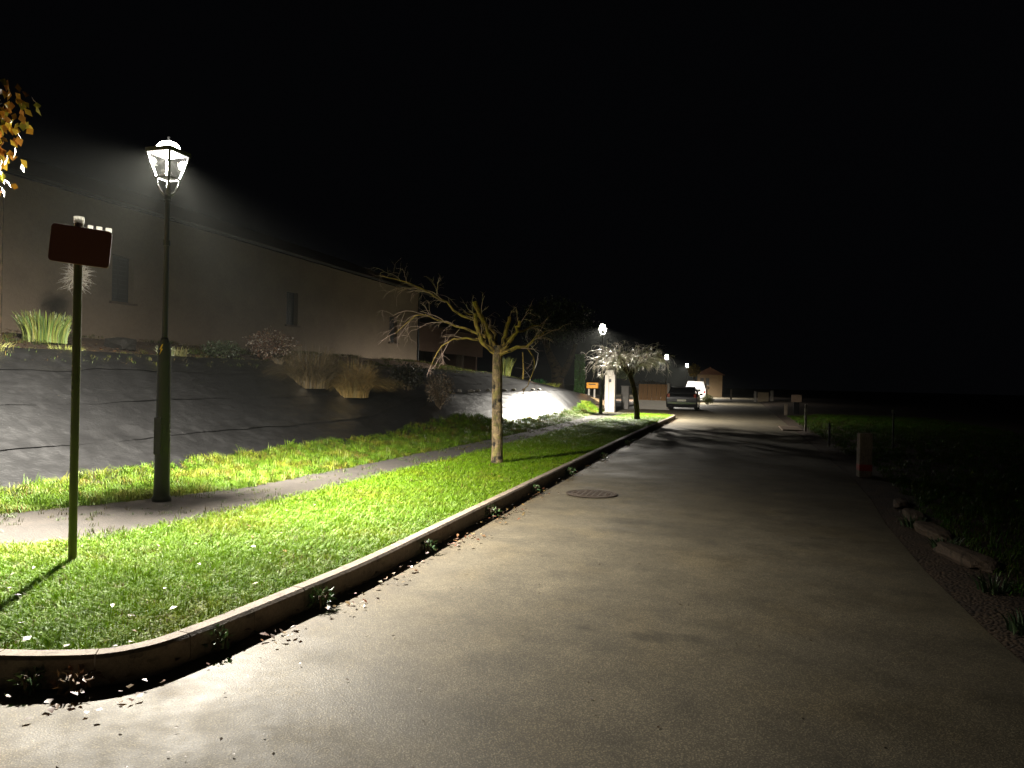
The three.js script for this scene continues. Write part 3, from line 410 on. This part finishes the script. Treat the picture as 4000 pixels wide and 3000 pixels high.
shrub('dry_shrub', 'round dry shrub with pale seed heads low on the bank', 'shrub', at(-7.6, 18.7), [0.52, 0.55, 0.55], 2600, 0.05, [[0.07, 0.035, 0.02], [0.55, 0.43, 0.3], [0.1, 0.08, 0.04], [0.1, 0.07, 0.04]], 106, { stems: 30, w: 0.3 });
shrub('dark_shrub', 'dark rounded shrub filling the slope between the tan clump and the round dry shrub', 'shrub', at(-8.7, 19.0), [0.7, 0.42, 0.6], 2400, 0.07, [[0.025, 0.03, 0.015], [0.04, 0.035, 0.02]], 112, { stems: 14 });
tuft('low_plant', 'small pale green plant on the sheet edge just right of the lamp pole', 'plant', at(-11.7, 13.2), 0.3, 0.7, 120, 0.03, [[0.18, 0.2, 0.09]], 107, { foot: 0.15 });
tuft('low_plant', 'yellowish low plant beside the tan stone above the sheet', 'plant', at(-12.1, 13.9), 0.28, 0.8, 160, 0.03, [[0.2, 0.19, 0.07]], 108, { foot: 0.25 });
tuft('low_plant', 'dry sprig hanging over the sheet below the red-brown shrub', 'plant', at(-11.2, 16.6), 0.26, 0.8, 80, 0.02, [[0.35, 0.28, 0.18]], 109, { foot: 0.08 });
tuft('low_plant', 'yellow-green grass tuft at the sheet edge behind the sign post', 'plant', at(-11.6, 10.6), 0.2, 0.8, 160, 0.02, [[0.22, 0.24, 0.06]], 110, { foot: 0.25 });
tuft('low_plant', 'long fringe of yellow grass at the far left sheet edge', 'plant', at(-11.7, 8.9), 0.2, 0.9, 240, 0.02, [[0.24, 0.24, 0.07]], 111, { foot: 0.6 });
// small standard shrub behind the sign post
{
  const R = rng(120), o = thing('standard_shrub', 'small bare lollipop shrub glinting behind the sign post', 'shrub', at(-12.6, 11.75)), out = [], c = V(0, 1.5, 0);
  part('trunk', limb([V(0, -0.05, 0), V(0.02, 0.7, 0), c], 0.025, 0.016, 8), M.barkPale, o);
  for (let k = 0; k < 90; k++) { const d = rdir(R); d.y *= 1.1; twigs(out, c.clone().add(V(0, 0.2 * (R() - 0.5), 0)), d, 0.2 + 0.1 * R(), 0.006, 1, R, 0.05, 3); }
  part('crown', merge(out), M.twigWet, o).userData.kind = 'stuff';
}
function rock(seed, sx, sy, sz, n = 2) { const g = new THREE.IcosahedronGeometry(1, n), p = g.attributes.position; for (let i = 0; i < p.count; i++) { const v = V(p.getX(i), p.getY(i), p.getZ(i)), k = 1 + 0.35 * fbm(v.x * 1.3 + seed, v.y * 1.3, v.z * 1.3); const m = Math.max(Math.abs(v.x), Math.abs(v.y), Math.abs(v.z)); v.multiplyScalar(k * lerp(1, 0.8 / m, 0.55)); p.setXYZ(i, v.x * sx, v.y * sy, v.z * sz); } g.computeVertexNormals(); const u = g.attributes.uv; for (let i = 0; i < u.count; i++) u.setXY(i, p.getX(i) + p.getZ(i) * 0.6, p.getY(i) + p.getZ(i) * 0.8); return g; }
const sit = (p, y) => [p[0], p[1] + y, p[2]];
single('boulder', rock(3, 0.34, 0.17, 0.28), M.darkStone, 'dark rounded boulder on the brown bed right of the sign post', 'boulder', sit(at(-13.3, 13.6), 0.1));
single('garden_stone', rock(8, 0.3, 0.12, 0.2), std({ color: rgb(0.35, 0.28, 0.18), map: T.concrete, roughness: 0.85 }), 'tan flat stone on the bed just right of the lamp pole', 'stone', sit(at(-12.5, 14.4), 0.06));
// pale tags pinned across the sheet
{
  const g = [rock(11, 0.1, 0.05, 0.09, 1), rock(12, 0.08, 0.06, 0.08, 1), rock(13, 0.13, 0.05, 0.08, 1)], R = rng(9); let k = 0;
  for (const f of [20.5, 21.2, 22.1, 22.9, 24.0, 25.6, 27.0, 28.4, 29.6, 30.7]) { const x = -7.95 + 0.12 * (R() - 0.5); single('pale_stone', g[k++ % 3], M.paleStone, ['leftmost', 'second from left', 'third from left', 'fourth from left', 'fifth from left', 'sixth from left', 'seventh from left', 'third from right', 'second from right', 'rightmost'][k - 1] + ' of the ten pale stones in a row on the black sheet', 'stone', sit(at(x, f), 0.1), R() * 6, 'pale stones in a row on the black sheet'); }
}
// bank-top plants beyond the bare tree
tuft('leafy_bush', 'yellow-green bush at the bank top just right of the pale trunk', 'bush', at(-11.6, 37.6), 1.05, 0.35, 260, 0.05, [[0.22, 0.24, 0.05], [0.16, 0.2, 0.05]], 130, { foot: 0.3, droop: 0.2 });
single('slim_stem', merge([limb([V(0, -0.1, 0), V(0.03, 0.7, 0), V(-0.04, 1.7, 0)], 0.06, 0.035, 8)]), M.barkMoss, 'mossy upright stem at the bank top right of the yellow-green bush', 'tree stem', at(-11.4, 40.3));
{ const out = []; const R = rng(55); twigs(out, V(0, -0.05, 0), V(0.25, 1, 0), 1.9, 0.03, 2, R, 0, 3); single('sapling', merge(out), M.twigWet, 'thin pale bare sapling leaning right at the bank top', 'sapling', at(-11.2, 41)); }
tuft('low_plant', 'vivid green broad-leaved plant at the end of the bank top', 'plant', at(-11.2, 43.2), 0.55, 0.8, 150, 0.11, [[0.03, 0.2, 0.05], [0.05, 0.16, 0.04]], 131, { foot: 0.3 });
tuft('low_plant', 'yellow grass fringe along the descending bank top', 'plant', at(-10.9, 42), 0.3, 0.9, 500, 0.03, [[0.26, 0.28, 0.04]], 132, { foot: 1.2 });
{
  const o = thing('old_tree', 'thick forked old tree trunk beside the green column of foliage', 'tree', at(-10.8, 46.5));
  part('trunk', limb([V(0.02, -0.2, 0), V(-0.02, 0.4, 0), V(-0.03, 1.0, 0), V(-0.1, 1.6, 0)], 0.46, 0.36, 14), M.barkDark, o);
  part('branch', limb([V(0.1, 0.9, 0), V(0.45, 1.5, 0), V(0.8, 2.2, 0), V(1.1, 3.2, 0)], 0.26, 0.14, 10), M.barkDark, o);
  part('branch', limb([V(-0.1, 1.5, 0), V(-0.5, 2.3, 0.1), V(-0.9, 3.3, 0.1)], 0.34, 0.16, 10), M.barkDark, o);
  const R = rng(140), L = []; for (let k = 0; k < 5000; k++) { const d = rdir(R), q = Math.pow(R(), 0.4), l = 0.8 + 0.6 * fbm(d.x * 2, d.y * 2, d.z * 2); L.push({ p: V(-0.2 + d.x * 3.2 * q * l, 4.6 + d.y * 1.9 * q * l, d.z * 2.6 * q * l), d: rdir(R), u: rdir(R), s: 0.16, w: 0.09, c: tint(R, [0.03, 0.05, 0.02], 0.5) }); }
  part('crown', leafGeo(L), M.leaf, o).userData.kind = 'stuff';
}
{
  const R = rng(141), o = thing('columnar_conifer', 'tall narrow clipped green column of foliage left of the gate', 'conifer', [-8.95, 0.3, -44.3]), L = [];
  part('trunk', cyl(0.08, 0.04, 2.6, 0, -0.2, 0, 8), M.barkDark, o);
  for (let k = 0; k < 5200; k++) { const a = R() * 6.28, y = R() * 2.9, r = 0.36 * (0.85 + 0.2 * fbm(Math.cos(a) * 2, Math.sin(a) * 2, y * 1.5)) * (y > 2.6 ? 0.9 : 1) * Math.pow(R(), 0.25); L.push({ p: V(Math.cos(a) * r, y, Math.sin(a) * r), d: V(Math.cos(a) * 0.5, 1, Math.sin(a) * 0.5).add(rdir(R).multiplyScalar(0.5)).normalize(), u: rdir(R), s: 0.09, w: 0.035, c: tint(R, [0.07, 0.18, 0.03], 0.5) }); }
  part('foliage', leafGeo(L), M.leaf, o).userData.kind = 'stuff';
}
// leafy tree reaching in at the left edge
{
  const R = rng(150), o = thing('yellow_leaved_tree', 'tree with yellow-orange leaves reaching in at the upper left edge', 'tree', [-7.0, 0.12, -4.05]), L = [], B = [];
  part('trunk', limb([V(-0.1, -0.1, 0), V(-0.06, 1, 0), V(0, 2.1, 0)], 0.11, 0.08, 12), M.barkPale, o);
  const heads = [[1.12, 3.2, -0.55], [1.1, 3.45, -0.5], [1.2, 3.66, -0.6], [0.8, 3.4, -0.2], [0.3, 3.6, 0.3], [0.9, 2.9, 0.3], [-0.5, 3.3, 0.4], [-0.6, 3.0, -0.6], [0.1, 3.1, -0.9], [0.5, 3.9, -0.4], [-0.1, 4.0, 0.2], [1.0, 3.3, -0.35]];
  for (const h of heads) { const t = V(...h), pts = new THREE.CatmullRomCurve3([V(0, 2.0, 0), V(h[0] * 0.35, lerp(2.0, h[1], 0.6), h[2] * 0.35), t]).getPoints(8); B.push(limb(pts, 0.03, 0.006, 6)); for (let k = 0; k < 95; k++) { const d = rdir(R), p = t.clone().addScaledVector(d, 0.27 * Math.pow(R(), 0.5)); p.y -= 0.06; L.push({ p, d: V((R() - 0.5), -0.8 + (R() - 0.5) * 0.8, (R() - 0.5)).normalize(), u: rdir(R), s: 0.075 * (0.7 + 0.6 * R()), w: 0.055 * (0.7 + 0.6 * R()), c: tint(R, [[0.4, 0.2, 0.02], [0.36, 0.26, 0.03], [0.28, 0.12, 0.02], [0.25, 0.23, 0.03]][Math.floor(R() * 4)], 0.4) }); } }
  part('branches', merge(B), M.barkDark, o); part('crown', leafGeo(L), M.leaf, o).userData.kind = 'stuff';
}

// ---------- long house and annex ----------
{
  const o = thing('long_house', 'long rendered house with few small shuttered windows above the bank', 'house', [-16, 0, 0]);
  const F0 = -6, F1 = 36.2, yb = 1.6, yt = 6.05, wins = [[7.4, 3.48, 0.85, 1.25], [16.4, 3.48, 0.75, 1.25], [24.5, 3.48, 0.75, 1.25], [33.2, 3.3, 0.9, 1.25]];
  const s = new THREE.Shape([[F0, yb], [F1, yb], [F1, yt], [F0, yt]].map(([a, b]) => new THREE.Vector2(a, b)));
  for (const [c, y, w, h] of wins) { const p = new THREE.Path(); p.moveTo(c - w / 2, y); p.lineTo(c + w / 2, y); p.lineTo(c + w / 2, y + h); p.lineTo(c - w / 2, y + h); p.closePath(); s.holes.push(p); }
  const g = new THREE.ExtrudeGeometry(s, { depth: 0.3, bevelEnabled: false }); g.rotateY(Math.PI / 2).translate(-0.3, 0, 0);
  part('wall', g, M.plaster, o);
  for (const f of [-F1 + 0.15, -F0 - 0.15]) part('gable_wall', box(8, yt - yb, 0.3, -4.3, (yt + yb) / 2, f), M.plaster, o);
  for (const [c, y, w, h] of wins) { const f = part('window', merge([box(0.05, 0.05, w - 0.004, -0.2, y + 0.026, -c), box(0.05, 0.05, w - 0.004, -0.2, y + h - 0.026, -c), box(0.05, h - 0.104, 0.05, -0.2, y + h / 2, -c - w / 2 + 0.028), box(0.05, h - 0.104, 0.05, -0.2, y + h / 2, -c + w / 2 - 0.028)]), M.shutter, o); for (const q of [-1, 1]) { const b = [box(0.03, h - 0.11, w / 2 - 0.06, -0.2, y + h / 2, -c + q * (w / 4 - 0.02))]; for (let i = 0; i < 9; i++) b.push(box(0.02, 0.03, w / 2 - 0.1, -0.178, y + 0.14 + i * (h - 0.26) / 8, -c + q * (w / 4 - 0.02))); part('shutter', merge(b), M.shutter, f); } part('sill', box(0.1, 0.06, w + 0.16, 0.032, y - 0.036, -c), M.stone, f); }
  const rf = new THREE.BufferGeometry(); const e = 0.45;
  const roof = []; for (let i = 0; i < 14; i++) { const t0 = i / 14, x = lerp(e, -4.4, (i + 0.5) / 14), y = lerp(yt - 0.05, yt + 1.75, (i + 0.5) / 14); roof.push(box(0.42, 0.05, F1 - F0 + 0.8, 0, 0, 0).rotateZ(-0.42).translate(x, y + 0.06, -(F0 + F1) / 2)); }
  part('roof', merge(roof), M.tileRoof, o);
  const gut = new THREE.CylinderGeometry(0.07, 0.07, F1 - F0 + 0.8, 10, 1, false, 0, Math.PI).rotateX(Math.PI / 2).rotateZ(-Math.PI / 2).translate(e + 0.06, yt - 0.03, -(F0 + F1) / 2); part('gutter', gut, M.ironDark, o);
  part('downpipe', cyl(0.05, 0.05, yt - yb - 0.5, 0.055, yb + 0.3, -F1 + 0.12, 10), M.ironDark, o);
}
{
  const o = thing('annex', 'low brown annex with an open dark garage bay past the long house', 'outbuilding', [-17.2, 0, 0]);
  part('wall', merge([box(0.3, 1.5, 13.6, -0.15, 3.92, -43.4), box(5, 2.9, 0.3, -2.9, 3.2, -50.05)]), M.plasterBrown, o);
  part('back_wall', box(0.3, 2.9, 13, -4.5, 3.1, -43.4), M.plasterBrown, o);
  for (const f of [37.6, 42.2, 46.2]) part('pillar', box(0.42, 1.45, 0.42, -0.2, 2.44, -f, 0.02), M.plaster, o);
  const roof = []; for (let i = 0; i < 8; i++) roof.push(box(0.75, 0.05, 14, 0, 0, 0).rotateZ(-0.3).translate(0.1 - i * 0.66, 4.78 + i * 0.19, -43.4)); part('roof', merge(roof), M.tileRoof, o);
}
single('dark_post', merge([limb([V(0, -0.1, 0), V(0.01, 1.6, 0), V(0.02, 3.3, 0)], 0.085, 0.07, 10)]), M.barkDark, 'dark upright trunk-like post at the left picture edge before the house wall', 'post', at(-13.4, 10.72));

// ---------- gate and fence on the left beyond the lawn ----------
{
  const o = thing('gate_pillar', 'tall pale gate pillar with a letter slot beside the second lamp', 'gate pillar', [-6.38, 0, -40]);
  part('shaft', merge([box(0.2, 2.0, 0.5, -0.17, 1.0, 0, 0.015), box(0.2, 2.0, 0.5, 0.17, 1.0, 0, 0.015), box(0.14, 2.0, 0.4, 0, 1.0, -0.03)]), M.whitePaint, o);
  part('cap', box(0.4, 0.36, 0.46, 0.02, 2.09, 0, 0.03), M.whitePaint, o);
  part('letter_box', box(0.12, 0.16, 0.08, 0, 1.7, 0.19, 0.01), M.ironDark, o); part('handle', box(0.025, 0.5, 0.03, 0, 1.2, 0.19, 0.008), M.zinc, o);
}
single('gate_pillar', merge([box(0.44, 1.35, 0.44, 0, 0.675, 0, 0.015), box(0.52, 0.06, 0.52, 0, 1.38, 0, 0.01)]), std({ color: rgb(0.3, 0.28, 0.26), map: T.plaster, roughness: 0.85 }), 'shorter grey gate pillar behind the leaning tree trunk', 'gate pillar', [-6.35, 0, -45.6]);
{
  const o = thing('garden_wall', 'low tan garden wall stepping down to the pale gate pillar', 'wall', [-7.75, 0, -41]);
  const s = new THREE.Shape([[-0.9, 0], [0.9, 0], [0.9, 0.55], [-0.9, 0.95]].map(([a, b]) => new THREE.Vector2(a, b))); part('wall', new THREE.ExtrudeGeometry(s, { depth: 0.25, bevelEnabled: false }), std({ color: rgb(0.5, 0.36, 0.2), map: T.plaster, roughness: 0.9 }), o);
  part('coping', bar(V(-0.92, 0.985, 0.125), V(0.92, 0.58, 0.125), 0.05, 0.31), std({ color: rgb(0.45, 0.33, 0.2), map: T.concrete, roughness: 0.85 }), o);
}
{
  const o = thing('mailbox', 'yellow mailbox on pale legs behind the low tan wall', 'mailbox', [-7.65, 0.72, -41.6]);
  part('body', merge([box(0.66, 0.33, 0.36, 0, 0.68, 0, 0.04)]), M.yellowBox, o); part('flap', box(0.4, 0.05, 0.02, 0, 0.75, 0.19, 0.005), M.ironDark, o);
  part('leg', box(0.09, 0.62, 0.09, -0.2, 0.21, 0), M.whitePaint, o); part('leg', box(0.09, 0.62, 0.09, 0.12, 0.21, 0), M.whitePaint, o);
}
shrub('hanging_bush', 'pale green bush overhanging the gateway behind the leaning tree', 'bush', [-6.3, 1.75, -44.5], [0.75, 0.45, 0.5], 1500, 0.11, [[0.16, 0.2, 0.08], [0.12, 0.16, 0.06]], 160, { stems: 4 });
{
  const o = thing('board_fence', 'tan upright board fence on a low white wall left of the dark car', 'fence', [-4.75, 0, -46.3], -0.28); const R = rng(170);
  part('base_wall', box(1.9, 0.55, 0.25, 0, 0.275, 0, 0.01), M.whitePaint, o);
  for (let k = 0; k < 13; k++) { const m = part('board', box(0.13, 0.98 + 0.01 * R(), 0.025, -0.88 + k * 0.145, 1.05, 0.02 * (k % 2), 0.004), M.wood, o); }
  part('rail', merge([box(1.9, 0.07, 0.04, 0, 0.8, -0.035), box(1.9, 0.07, 0.04, 0, 1.35, -0.035)]), M.wood, o);
  part('post', box(0.14, 1.62, 0.14, 1.0, 0.81, 0.0, 0.01), M.whitePaint, o);
}
shrub('hedge', 'dark trimmed hedge showing above the tan board fence', 'hedge', [-5.0, 0.4, -47.4], [1.6, 0.78, 0.6], 3000, 0.08, [[0.06, 0.05, 0.03], [0.08, 0.06, 0.035]], 171);

// ---------- cars ----------
function car(name, label, [x, f], len, w, h, paint, van) {      // tail towards the viewer
  const o = thing(name, label, 'car', [x, 0, -f]); const hw = w / 2, bevel = { bevelEnabled: true, bevelSize: 0.05, bevelThickness: 0.05, bevelSegments: 3, curveSegments: 10 };
  // side profile: s runs forward from the tail, y up
  const lower = new THREE.Shape(); lower.moveTo(0.1, 0.24); lower.lineTo(0.02, 0.45); lower.lineTo(0.0, 0.72); lower.quadraticCurveTo(0.02, 0.92, 0.14, h * 0.66); lower.lineTo(len * 0.7, h * 0.64); lower.quadraticCurveTo(len * 0.92, h * 0.6, len * 0.97, 0.62); lower.lineTo(len * 0.99, 0.3); lower.lineTo(len * 0.93, 0.22);
  for (const c of [len * 0.8, len * 0.2]) { lower.lineTo(c + 0.36, 0.22); lower.absarc(c, 0.3, 0.37, -0.2, Math.PI + 0.2, false); lower.lineTo(c - 0.36, 0.22); } lower.lineTo(0.1, 0.24);
  part('body', new THREE.ExtrudeGeometry(lower, { depth: w - 0.1, ...bevel }).rotateY(Math.PI / 2).translate(-hw + 0.05, 0, 0), paint, o);
  const cab = new THREE.Shape(), q = van ? 0.06 : 0.16; cab.moveTo(q, h * 0.64); cab.quadraticCurveTo(q + 0.08, h * 0.86, q + 0.3, h - 0.06); cab.quadraticCurveTo(len * 0.3, h + 0.01, len * 0.52, h - 0.05); cab.quadraticCurveTo(len * 0.64, h * 0.86, len * 0.72, h * 0.64); cab.lineTo(q, h * 0.64);
  const cg = new THREE.ExtrudeGeometry(cab, { depth: w - 0.3, ...bevel }).rotateY(Math.PI / 2).translate(-hw + 0.15, 0, 0); { const p = cg.attributes.position; for (let i = 0; i < p.count; i++) { const t = smooth(h * 0.64, h, p.getY(i)); p.setX(i, p.getX(i) * lerp(1.04, 0.86, t)); } cg.computeVertexNormals(); }
  part('cabin', cg, paint, o);
  const pane = (y0, y1, a, b, s) => { const g = new THREE.BufferGeometry(), z = y => -(q + lerp(-0.062, 0.21, smooth(h * 0.62, h * 0.98, y))) + 0.012; g.setAttribute('position', new THREE.Float32BufferAttribute([-a, y0, z(y0), a, y0, z(y0), b, y1, z(y1), -b, y1, z(y1)], 3)); g.setAttribute('uv', new THREE.Float32BufferAttribute([0, 0, 1, 0, 1, 1, 0, 1], 2)); g.setIndex([0, 1, 2, 0, 2, 3]); g.computeVertexNormals(); return g; };
  part('rear_window', van ? pane(h * 0.5, h * 0.76, hw * 0.5, hw * 0.5) : pane(h * 0.68, h * 0.9, hw * 0.78, hw * 0.66), M.carGlass, o);
  for (const s of [-1, 1]) {
    part('tail_light', box(0.16, 0.3, 0.08, s * (hw - 0.14), 0.86, 0.0, 0.02), M.tail, o);
    part('side_window', bar(V(s * (hw * 0.93), h * 0.78, -len * 0.12), V(s * (hw * 0.93), h * 0.78, -len * 0.6), 0.02, h * 0.2), M.carGlass, o);
    part('mirror', box(0.2, 0.13, 0.09, s * (hw + 0.1), h * 0.68, -len * 0.66, 0.03), paint, o);
    for (const c of [0.2, 0.8]) { const g = new THREE.CylinderGeometry(0.31, 0.31, 0.2, 22).rotateZ(Math.PI / 2); const wl = part('wheel', g, M.rubber, o); wl.position.set(s * (hw - 0.11), 0.31, -len * c); part('rim', new THREE.CylinderGeometry(0.19, 0.19, 0.215, 12).rotateZ(Math.PI / 2), M.zinc, wl); }
  }
  part('bumper', box(w - 0.06, 0.2, 0.14, 0, 0.46, 0.03, 0.05), paint, o);
  part('number_plate', box(0.52, 0.115, 0.015, 0, van ? 0.8 : 0.62, van ? 0.055 : 0.056, 0.003), M.plate, o);
  part('spoiler', box(w * 0.66, 0.05, 0.22, 0, h - 0.03, -q - 0.24, 0.02), paint, o);
  return o;
}
car('parked_car', 'dark parked car seen from behind at the end of the lawn', [-2.98, 45.5], 4.2, 1.82, 1.42, M.carDark, false);
car('parked_car', 'white tall car parked far ahead of the dark car under the third lamp', [-3.35, 69.4], 4.4, 1.85, 1.88, M.carWhite, true);

// ---------- right-hand side ----------
{
  const o = thing('bollard', 'square concrete bollard with a red band low down, right roadside', 'bollard', [2.23, rightY(2.23, 14.36), -14.36], 0.1);
  part('shaft', box(0.21, 0.77, 0.21, 0, 0.385, 0, 0.012), M.bollard, o); part('red_band', box(0.216, 0.12, 0.216, 0, 0.17, 0, 0.012), M.redBand, o);
}
single('bollard', box(0.07, 0.95, 0.07, 0, 0.47, 0, 0.01), M.whitePaint, 'slim pale post right of the earth patch in the middle distance', 'post', [2.42, 0.05, -27.8]);
single('bollard', box(0.16, 0.62, 0.16, 0, 0.31, 0, 0.01), M.bollard, 'short grey post beside the tan notice box', 'post', [2.66, 0.05, -42]);
{ const o = thing('notice_box', 'small tan box on a dark stand above the right roadside posts', 'meter box', [3.25, 0.1, -43]); part('box', box(0.52, 0.4, 0.2, 0, 0.86, 0, 0.02), std({ color: rgb(0.42, 0.3, 0.22), roughness: 0.7, map: T.plaster }), o); part('stand', box(0.3, 0.66, 0.14, 0, 0.33, 0), M.ironDark, o); }
single('concrete_slab', box(0.7, 0.06, 2.6, 0, 0.03, 0, 0.01), std({ color: rgb(0.14, 0.1, 0.07), map: T.concrete, roughness: 0.8 }), 'pale concrete slab on the right road edge before the slim post', 'paving slab', [2.05, 0.0, -29.6]);
{ const o = thing('marker_post', 'thin dark post with a small white reflector on the far right', 'marker post', [3.6, 0.12, -19.3]); part('post', cyl(0.02, 0.02, 1.0, 0, 0, 0, 8), M.ironDark, o); part('reflector', box(0.09, 0.08, 0.02, 0, 0.94, 0.015, 0.006), M.zinc, o); }
single('marker_post', cyl(0.03, 0.03, 0.6, 0, 0, 0, 10), std({ color: rgb(0.1, 0.1, 0.11), roughness: 0.5 }), 'low grey post between the slim pale post and the banded bollard', 'post', [2.34, 0.1, -20.4]);
{
  const o = thing('boundary_wall', 'far tan wall between pale pillars on the right side', 'wall', [2.75, 0, -77]);
  part('wall', box(1.0, 0.95, 0.2, 0.0, 0.475, 0), std({ color: rgb(0.45, 0.36, 0.24), map: T.plaster, roughness: 0.9 }), o);
  part('pillar', box(0.22, 1.05, 0.3, -0.75, 0.525, 0), M.whitePaint, o); part('pillar', box(0.26, 1.15, 0.3, 0.8, 0.575, 0.2), M.whitePaint, o); part('rail', box(1.6, 0.05, 0.06, 0, 0.985, 0), M.ironDark, o);
}
// edging stones on the right
[[2.16, 10.96, 0.1, 0.06, 0.36, 'small weathered edging stone nearest the banded bollard'], [2.1, 9.95, 0.11, 0.06, 0.42, 'mossy edging stone in the middle of the right-hand row'], [2.07, 8.9, 0.13, 0.065, 0.5, 'long mossy edging stone among tufts at the right roadside'], [2.04, 7.65, 0.15, 0.075, 0.5, 'largest flat tan edging stone, nearest on the right roadside']].forEach(([x, f, a, b, c, label], i) => { const m = single('edging_stone', rock(20 + i * 3, a, b, c, 3), M.stone, label, 'stone', [x, rightY(x, f) + 0.02, -f], 0.12 * (i - 1.5)); });
[[1.95, 6.55, 'green weed tuft below the largest edging stone'], [2.0, 8.1, 'weed tuft between the two nearest edging stones'], [1.98, 9.4, 'low weed in front of the mossy edging stones'], [1.85, 5.6, 'low leafy weed at the right picture edge']].forEach(([x, f, label], i) => tuft('weed', label, 'weed', [x, rightY(x, f), -f], 0.14, 0.9, 60, 0.02, [[0.06, 0.11, 0.04]], 200 + i, { foot: 0.12 }));
{
  const o = thing('manhole_cover', 'rusty round iron cover set in the road near the kerb', 'manhole cover', [-1.9, 0.016, -10.45]);
  const ring = new THREE.RingGeometry(0.31, 0.36, 40).rotateX(-Math.PI / 2); part('frame', merge([new THREE.LatheGeometry([[0.31, 0], [0.31, 0.008], [0.36, 0.008], [0.365, 0]].map(([a, b]) => new THREE.Vector2(a, b)), 40)]), M.rust, o);
  const b = [new THREE.CylinderGeometry(0.3, 0.3, 0.008, 36).translate(0, 0.002, 0)]; for (let i = -3; i <= 3; i++) for (let k = -3; k <= 3; k++) if (Math.hypot(i, k) < 3.4) b.push(new THREE.BoxGeometry(0.045, 0.005, 0.045).translate(i * 0.078, 0.0085, k * 0.078)); part('lid', merge(b), M.rust, o);
}
// ---------- far end ----------
{
  const R = rng(180), o = thing('yellow_tree', 'yellow-leaved tree far off beyond the parked cars', 'tree', [-4.05, 0, -80]), L = [];
  part('trunk', limb([V(0, 0, 0), V(0.05, 1, 0), V(0, 2.4, 0)], 0.14, 0.08, 8), M.barkPale, o);
  for (let k = 0; k < 1500; k++) { const d = rdir(R), q = Math.pow(R(), 0.45), l = 0.8 + 0.6 * fbm(d.x * 2, d.y * 2, d.z * 2); L.push({ p: V(d.x * 0.75 * q * l, 3.05 + d.y * 0.8 * q * l, d.z * 0.7 * q * l), d: rdir(R), u: rdir(R), s: 0.16, w: 0.11, c: tint(R, [0.5, 0.38, 0.04], 0.5) }); }
  part('crown', leafGeo(L), M.leaf, o).userData.kind = 'stuff';
}
{
  const o = thing('far_house', 'small tan house at the far end left of the road', 'house', [-3.1, 0, -102]), w = std({ color: rgb(0.25, 0.17, 0.09), map: T.plaster, roughness: 0.9 });
  part('wall', box(3.2, 2.9, 4, 0, 1.45, -2), w, o); part('roof', new THREE.ExtrudeGeometry(new THREE.Shape([[-1.9, 2.9], [1.9, 2.9], [0, 3.9]].map(([a, b]) => new THREE.Vector2(a, b))), { depth: 4.4, bevelEnabled: false }).translate(0, 0.003, -4.2), M.tileRoof, o);
  for (const x of [-1.0, -0.3]) { const f = part('window', box(0.45, 0.9, 0.06, x, 2.0, 0.03), M.shutter, o); part('sill', box(0.55, 0.06, 0.12, x, 1.5, 0.06), M.whitePaint, f); }
}
shrub('clipped_hedge', 'yellow-green clipped hedge right of the white car', 'hedge', [-1.95, 0, -60.5], [0.6, 0.45, 0.5], 1600, 0.08, [[0.16, 0.2, 0.03], [0.2, 0.22, 0.04]], 190);
single('far_post', box(0.2, 1.1, 0.2, 0, 0.55, 0), M.whitePaint, 'low pale pillar far down the middle of the road end', 'pillar', [-0.3, 0, -86]);

renderer.render(scene, camera);
